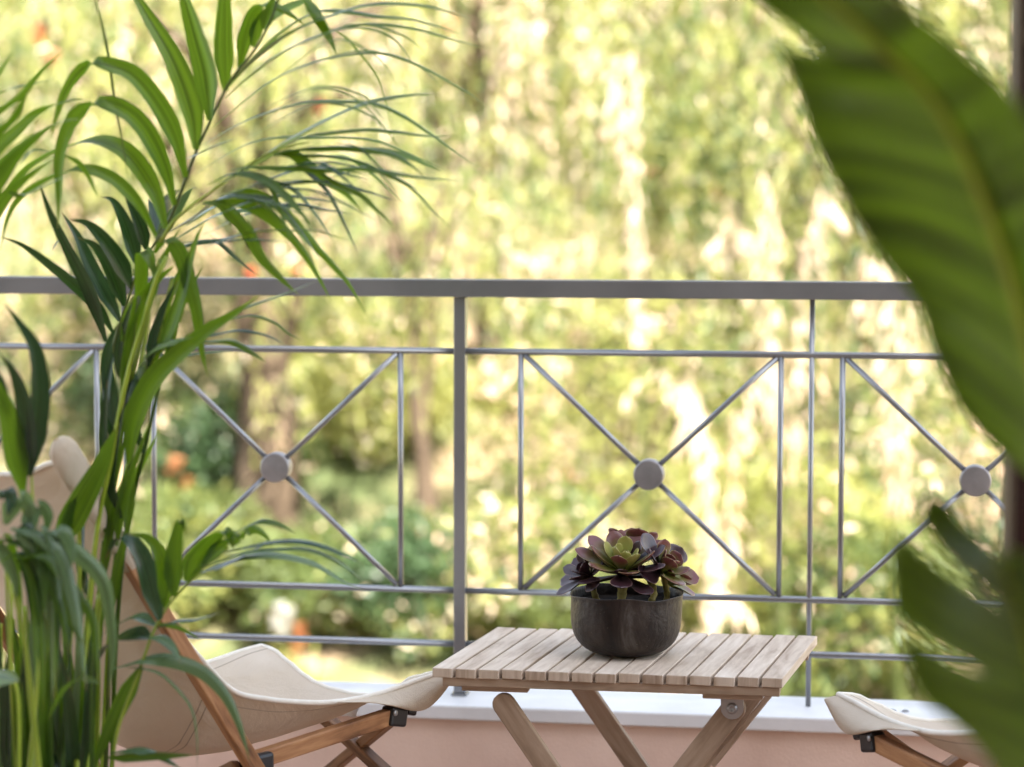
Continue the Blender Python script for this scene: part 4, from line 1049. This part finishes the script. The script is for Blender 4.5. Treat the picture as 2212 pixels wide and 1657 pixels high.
tree('weeping_tree', 1900, 13.8, 2.2, 1.15, 420, LG, [3, 2.5, 1.2, 1.2], 'weeping tree behind the right railing panel, beside the broad leaf', 'weeping trees on the slope', (.5, 1.6), flowers=[(1830, 1180, 'red'), (1635, 1190, 'red'), (1225, 1020, 'red')], trunk_r=.08)
tree('weeping_tree', 180, 15.0, 3.0, 1.4, 380, LG, [3.4, 2.4, 1.2, .6], 'weeping tree glimpsed behind the palm at the left edge', 'weeping trees on the slope', (.5, 1.4), flowers=[(80, 60, 'orange'), (115, 110, 'orange')], trunk_r=.1)
# back row higher on the slope
for (u, y, zt2, c, n, w, lab) in [(-50, 20, 5.2, 2.0, 420, [3.2, 1.5, 2.6, .4], 'tall weeping tree at the top left corner of the slope'),
    (480, 21, 5.6, 2.0, 420, [3.2, 1.1, 3, .3], 'tall weeping tree high on the slope above the palm'),
    (950, 19.5, 5.2, 1.8, 360, [3, 1.2, 3, .3], 'pale tall weeping tree high on the slope at centre'),
    (1400, 19.5, 5.2, 1.9, 420, [3.2, 1.5, 2.4, .5], 'tall weeping tree high on the slope above the succulent'),
    (1850, 18.5, 4.9, 1.8, 460, [3, 2.4, 1.2, 1], 'tall weeping tree high on the slope behind the broad leaf'),
    (2350, 20, 5.4, 2.0, 420, [3, 2, 1.5, .8], 'tall weeping tree at the top right corner of the slope')]:
    fl = {480: [(285, 60, 'orange'), (705, 215, 'red')], 950: [(985, 30, 'orange'), (905, 10, 'orange'), (1060, 60, 'orange')], 1850: [(2072, 80, 'red')]}.get(u, [])
    tree('weeping_tree', u, y, zt2, c, n, LG, w, lab, 'weeping trees on the slope', (.6, 2.2), 40, .125, .026, flowers=fl, trunk_r=.13)

# pale arching plume shrubs (sunlit)
def plume(u, v, y, span, n, label, mats=None):
    y *= GS; span *= GS; n = max(4, n-2)
    base = at(u, v, y); z0 = gz(base.x, y)
    root = empty('plume_shrub', (base.x, y, z0-.05), label, 'shrub', 'pale arching shrubs')
    ztop = base.z-z0+.05; Ps, Ds, Ls, Ws = [], [], [], []; st = MB()
    for k in range(n):
        dirx = rs.choice([-1, 1])*rs.uniform(.3, 1); L = span*rs.uniform(.6, 1.1); dy = rs.uniform(-.5, .3)
        hk = ztop*rs.uniform(.86, 1.02)
        P = cr([(rs.uniform(-.06, .06), rs.uniform(-.06, .06), 0), (dirx*L*.2, dy*.3, hk*.75), (dirx*L*.55, dy*.6, hk), (dirx*L, dy, hk-.35*L)], 30)
        tube(st, P, [.007*(1-i/33) for i in range(30)], 5)
        m = 75; t = rng.uniform(.5, 1, m); idx = (t*29).astype(int); p = P[idx]+rng.normal(size=(m, 3))*.015
        Ps.append(p); Ds.append(np.array([dirx*.3, 0, -1.0])[None]+rng.normal(size=(m, 3))*.25); Ls.append(rng.uniform(.05, .20, m)); Ws.append(rng.uniform(.012, .024, m))
    st.build('stem', M['green'], root, origin=(0, 0, 0))
    V = leaves_q(np.concatenate(Ps), np.concatenate(Ds), np.concatenate(Ls), np.concatenate(Ws)); np_mesh('plume', V, [M['straw']], None, root)
plume(1700, 370, 11.6, .42, 8, 'pale arching plume shrub rising above the top rail beside the broad leaf')
plume(1560, 800, 10.9, .50, 8, 'pale arching plume shrub behind the crossed bars right of the succulent')
plume(1400, 90, 12.4, .5, 5, 'pale arching plume shrub highest in the picture, right of centre')
plume(1950, 560, 11.4, .4, 6, 'pale arching plume shrub tucked against the edge of the broad leaf')
plume(1480, 1250, 10.2, .4, 6, 'low pale arching plume shrub directly behind the succulent')

# leafy bushes at the slope foot
def bush(u, y, w, h, n, mats, wts, label, dead=.0):
    y *= GS; w *= GS; h *= GS
    x = at(u, 1000, y).x; z0 = gz(x, y); root = empty('bush', (x, y, z0-.05), label, 'bush', 'bushes at the foot of the slope')
    tb = MB(); P = []
    for k in range(12):
        a = rs.uniform(0, 6.283); e = (math.cos(a)*w*.6, math.sin(a)*w*.5, h*rs.uniform(.6, .95)); q = cr([(0, 0, 0), (e[0]*.4, e[1]*.4, e[2]*.6), e], 8); tube(tb, q, [.015*(1-i/9) for i in range(8)], 5); P.append(q)
    tb.build('branch', M['bark'], root, origin=(0, 0, 0))
    d = rng.normal(size=(n, 3)); d /= np.linalg.norm(d, axis=1, keepdims=True); r = rng.uniform(.4, 1, n)**.5
    ang = np.arctan2(d[:, 1], d[:, 0]); lump = 1+.22*np.sin(3*ang+rs.random()*6)*np.cos(4*d[:, 2])
    p = d*(r*lump)[:, None]*np.array([w, w*.8, h*.5])+np.array([0, 0, h*.52]); p = p[p[:, 2] > .02]; n = len(p)
    dd = rng.normal(size=(n, 3))+np.array([0, 0, .3])
    V = leaves_q(p, dd, rng.uniform(.06, .13, n), rng.uniform(.024, .045, n))
    cl = (np.sin(p[:, 0]*5+rs.random()*6)+np.cos(p[:, 2]*6+rs.random()*6)+rng.normal(size=n)*.6 > .1).astype(int)
    dm = rs.choices([0, 1, 3], [wts[0], wts[1], wts[3]])[0]
    mi = np.where(cl, dm, rng.choice(len(mats), n, p=np.array(wts)/sum(wts)))
    np_mesh('foliage', V, mats, mi, root); return root, (x, y, z0)
for (u, y, w, h, wts, lab) in [
    (60, 12.2, .8, 1.1, [3, 2, 1, .5], 'bush at the far left foot of the slope'),
    (400, 12.9, .5, .7, [2, 3, 0, .5], 'green bush left of the stout trunk'),
    (790, 14.6, .6, 1.0, [3.5, 2, 1, .3], 'lime bush behind the left crossed bars'),
    (1180, 12.4, .6, .8, [2.5, 2, 2, .5], 'bush right of the thick post low behind the pot'),
    (1330, 13.4, .9, 1.6, [2.5, 2.5, 1, 1], 'tall bush behind the succulent'),
    (1700, 12.4, .7, 1.1, [3, 2, 1.5, .6], 'bush behind the right end of the table'),
    (1880, 12.0, .55, .9, [1.5, 3, .5, 1.8], 'dark green bush right of the table'),
    (2120, 12.8, .8, 1.5, [2.5, 2, 1.5, .8], 'bush mostly hidden by the broad leaf'),
    (500, 13.9, .5, .7, [1, 3, .6, 1], 'small green bush on the lawn just left of the stout trunk'),
    (690, 12.6, .45, .6, [1, 3, .6, 1.2], 'low dark bush right of the stout trunk'),
    (930, 12.4, .5, .7, [1.5, 2.5, 1.2, 1], 'low bush behind the thick post'),
    (260, 14.5, .8, 1.3, [2, 2, 2, .4], 'mid slope bush seen between the palm stems')]:
    bush(u, y, w, h, 5200, LG, wts, lab)
# flowering bush low at left
bo, (bx, by, bz) = bush(625, 11.6, .22, .55, 900, LG, [1, 2, 1, .5], 'small bush with white and orange flowers low behind the left chair')
for (fu, fv, c) in [(605, 1300, 'white'), (598, 1330, 'white'), (622, 1310, 'white'), (612, 1345, 'white'), (645, 1345, 'orange'), (650, 1370, 'orange'), (640, 1385, 'orange')]:
    p = at(fu, fv, 11.45*GS)-Vector((bx, by, bz-.05)); o = bpy.data.objects.new('flower', FL[c]); COL.objects.link(o); o.parent = bo; o.location = p; o.scale = (1.2,)*3

def sunpatch(u, v, y, s, label):  # added pale lumps stand in for bright patches of sunlit bare ground
    p = at(u, v, y); bm = bmesh.new(); bmesh.ops.create_icosphere(bm, subdivisions=4, radius=1)
    for w in bm.verts:
        n = noise.noise(w.co*1.3+Vector((u, v, 0)))*.35+noise.noise(w.co*4+Vector((u, 0, v)))*.08; w.co = Vector((w.co.x*s[0], w.co.y*s[1], w.co.z*s[2]))*(1+n)
    me = bpy.data.meshes.new('sunpatch'); bm.to_mesh(me); bm.free(); me.materials.append(M['sunlit_soil']); me.polygons.foreach_set('use_smooth', [True]*len(me.polygons))
    o = bpy.data.objects.new('sunpatch', me); COL.objects.link(o); g = gz(p.x, y); o.location = (p.x, y, max(g+s[2]*.3, p.z) if abs(g-p.z) < .6 else p.z); tag(o, label, 'sunpatch', 'pale lumps standing in for sunlit ground')
def onhill(u, v):
    d = ray(u, v); o = Vector((0, 0, EYE))
    for k in range(600):
        t = 10+k*.06; p = o+d*(t/d.y)
        if p.z < gz(p.x, p.y): return p
    return o+d*(30/d.y)
for (u, v, s, lab) in [(1130, 860, (.32, .25, .22), 'large pale pink boulder seen right of the thick railing post'), (365, 940, (.22, .2, .16), 'pale orange boulder glimpsed left of the left crossed bars'), (1290, 730, (.26, .2, .12), 'flat pink boulder just under the top rail behind the middle panel'), (540, 1010, (.1, .1, .07), 'small pink stone near the left boss')]:
    p = onhill(u, v); sunpatch(u, v, p.y, [q*GS for q in s], lab); print('sunpatch', lab[:20], p)

# grass tufts
n = 60000
gx = rng.uniform(-9, 9, n); gy = rng.uniform(13, 33, n); keep = np.sin(gx*1.3)+np.cos(gy*1.1+gx*.4)+rng.normal(size=n)*.6 > -.3
gx, gy = gx[keep], gy[keep]; n = len(gx)
gzv = np.array([gz(a, b) for a, b in zip(gx, gy)])
V = leaves_q(np.stack([gx, gy, gzv], 1), np.array([0, 0, 1.0])[None]+rng.normal(size=(n, 3))*.35, rng.uniform(.06, .2, n), rng.uniform(.008, .018, n))
gm = rng.choice(3, n, p=[.25, .6, .15]); g = np_mesh('grass', V, [M['lime'], M['green'], M['straw']], gm); tag(g, 'rough dry and green grass covering the slope', 'grass', kind='stuff')

# ------------------------------------------------------------------ light
w = bpy.data.worlds.new('World'); S.world = w; w.use_nodes = True; t = w.node_tree
sky = t.nodes.new('ShaderNodeTexSky'); sky.sky_type = 'NISHITA'; sky.sun_disc = False
EL, AZ = R(50), R(152)     # azimuth clockwise from +Y: behind the camera, slightly left
sky.sun_elevation = EL; sky.sun_rotation = AZ
hs = N(t, 'ShaderNodeHueSaturation', Saturation=.5); t.links.new(sky.outputs[0], hs.inputs['Color']); t.links.new(hs.outputs[0], t.nodes['Background'].inputs[0]); t.nodes['Background'].inputs[1].default_value = .085
sl = bpy.data.lights.new('sun', 'SUN'); sl.energy = 5; sl.angle = R(.5); sl.color = (1, .94, .84)
so = bpy.data.objects.new('sun', sl); COL.objects.link(so)
sd = Vector((math.sin(AZ)*math.cos(EL), math.cos(AZ)*math.cos(EL), math.sin(EL)))
so.rotation_euler = (-sd).to_track_quat('-Z', 'Y').to_euler(); so.location = (0, 0, 20)
S.view_settings.view_transform = 'Standard'; S.view_settings.look = 'None'; S.view_settings.gamma = 1
S.view_settings.exposure = 2.8
S.cycles.use_denoising = True
S.cycles.max_bounces = 8; S.cycles.diffuse_bounces = 4; S.cycles.transmission_bounces = 6; S.cycles.sample_clamp_indirect = 8
bpy.context.view_layer.update()
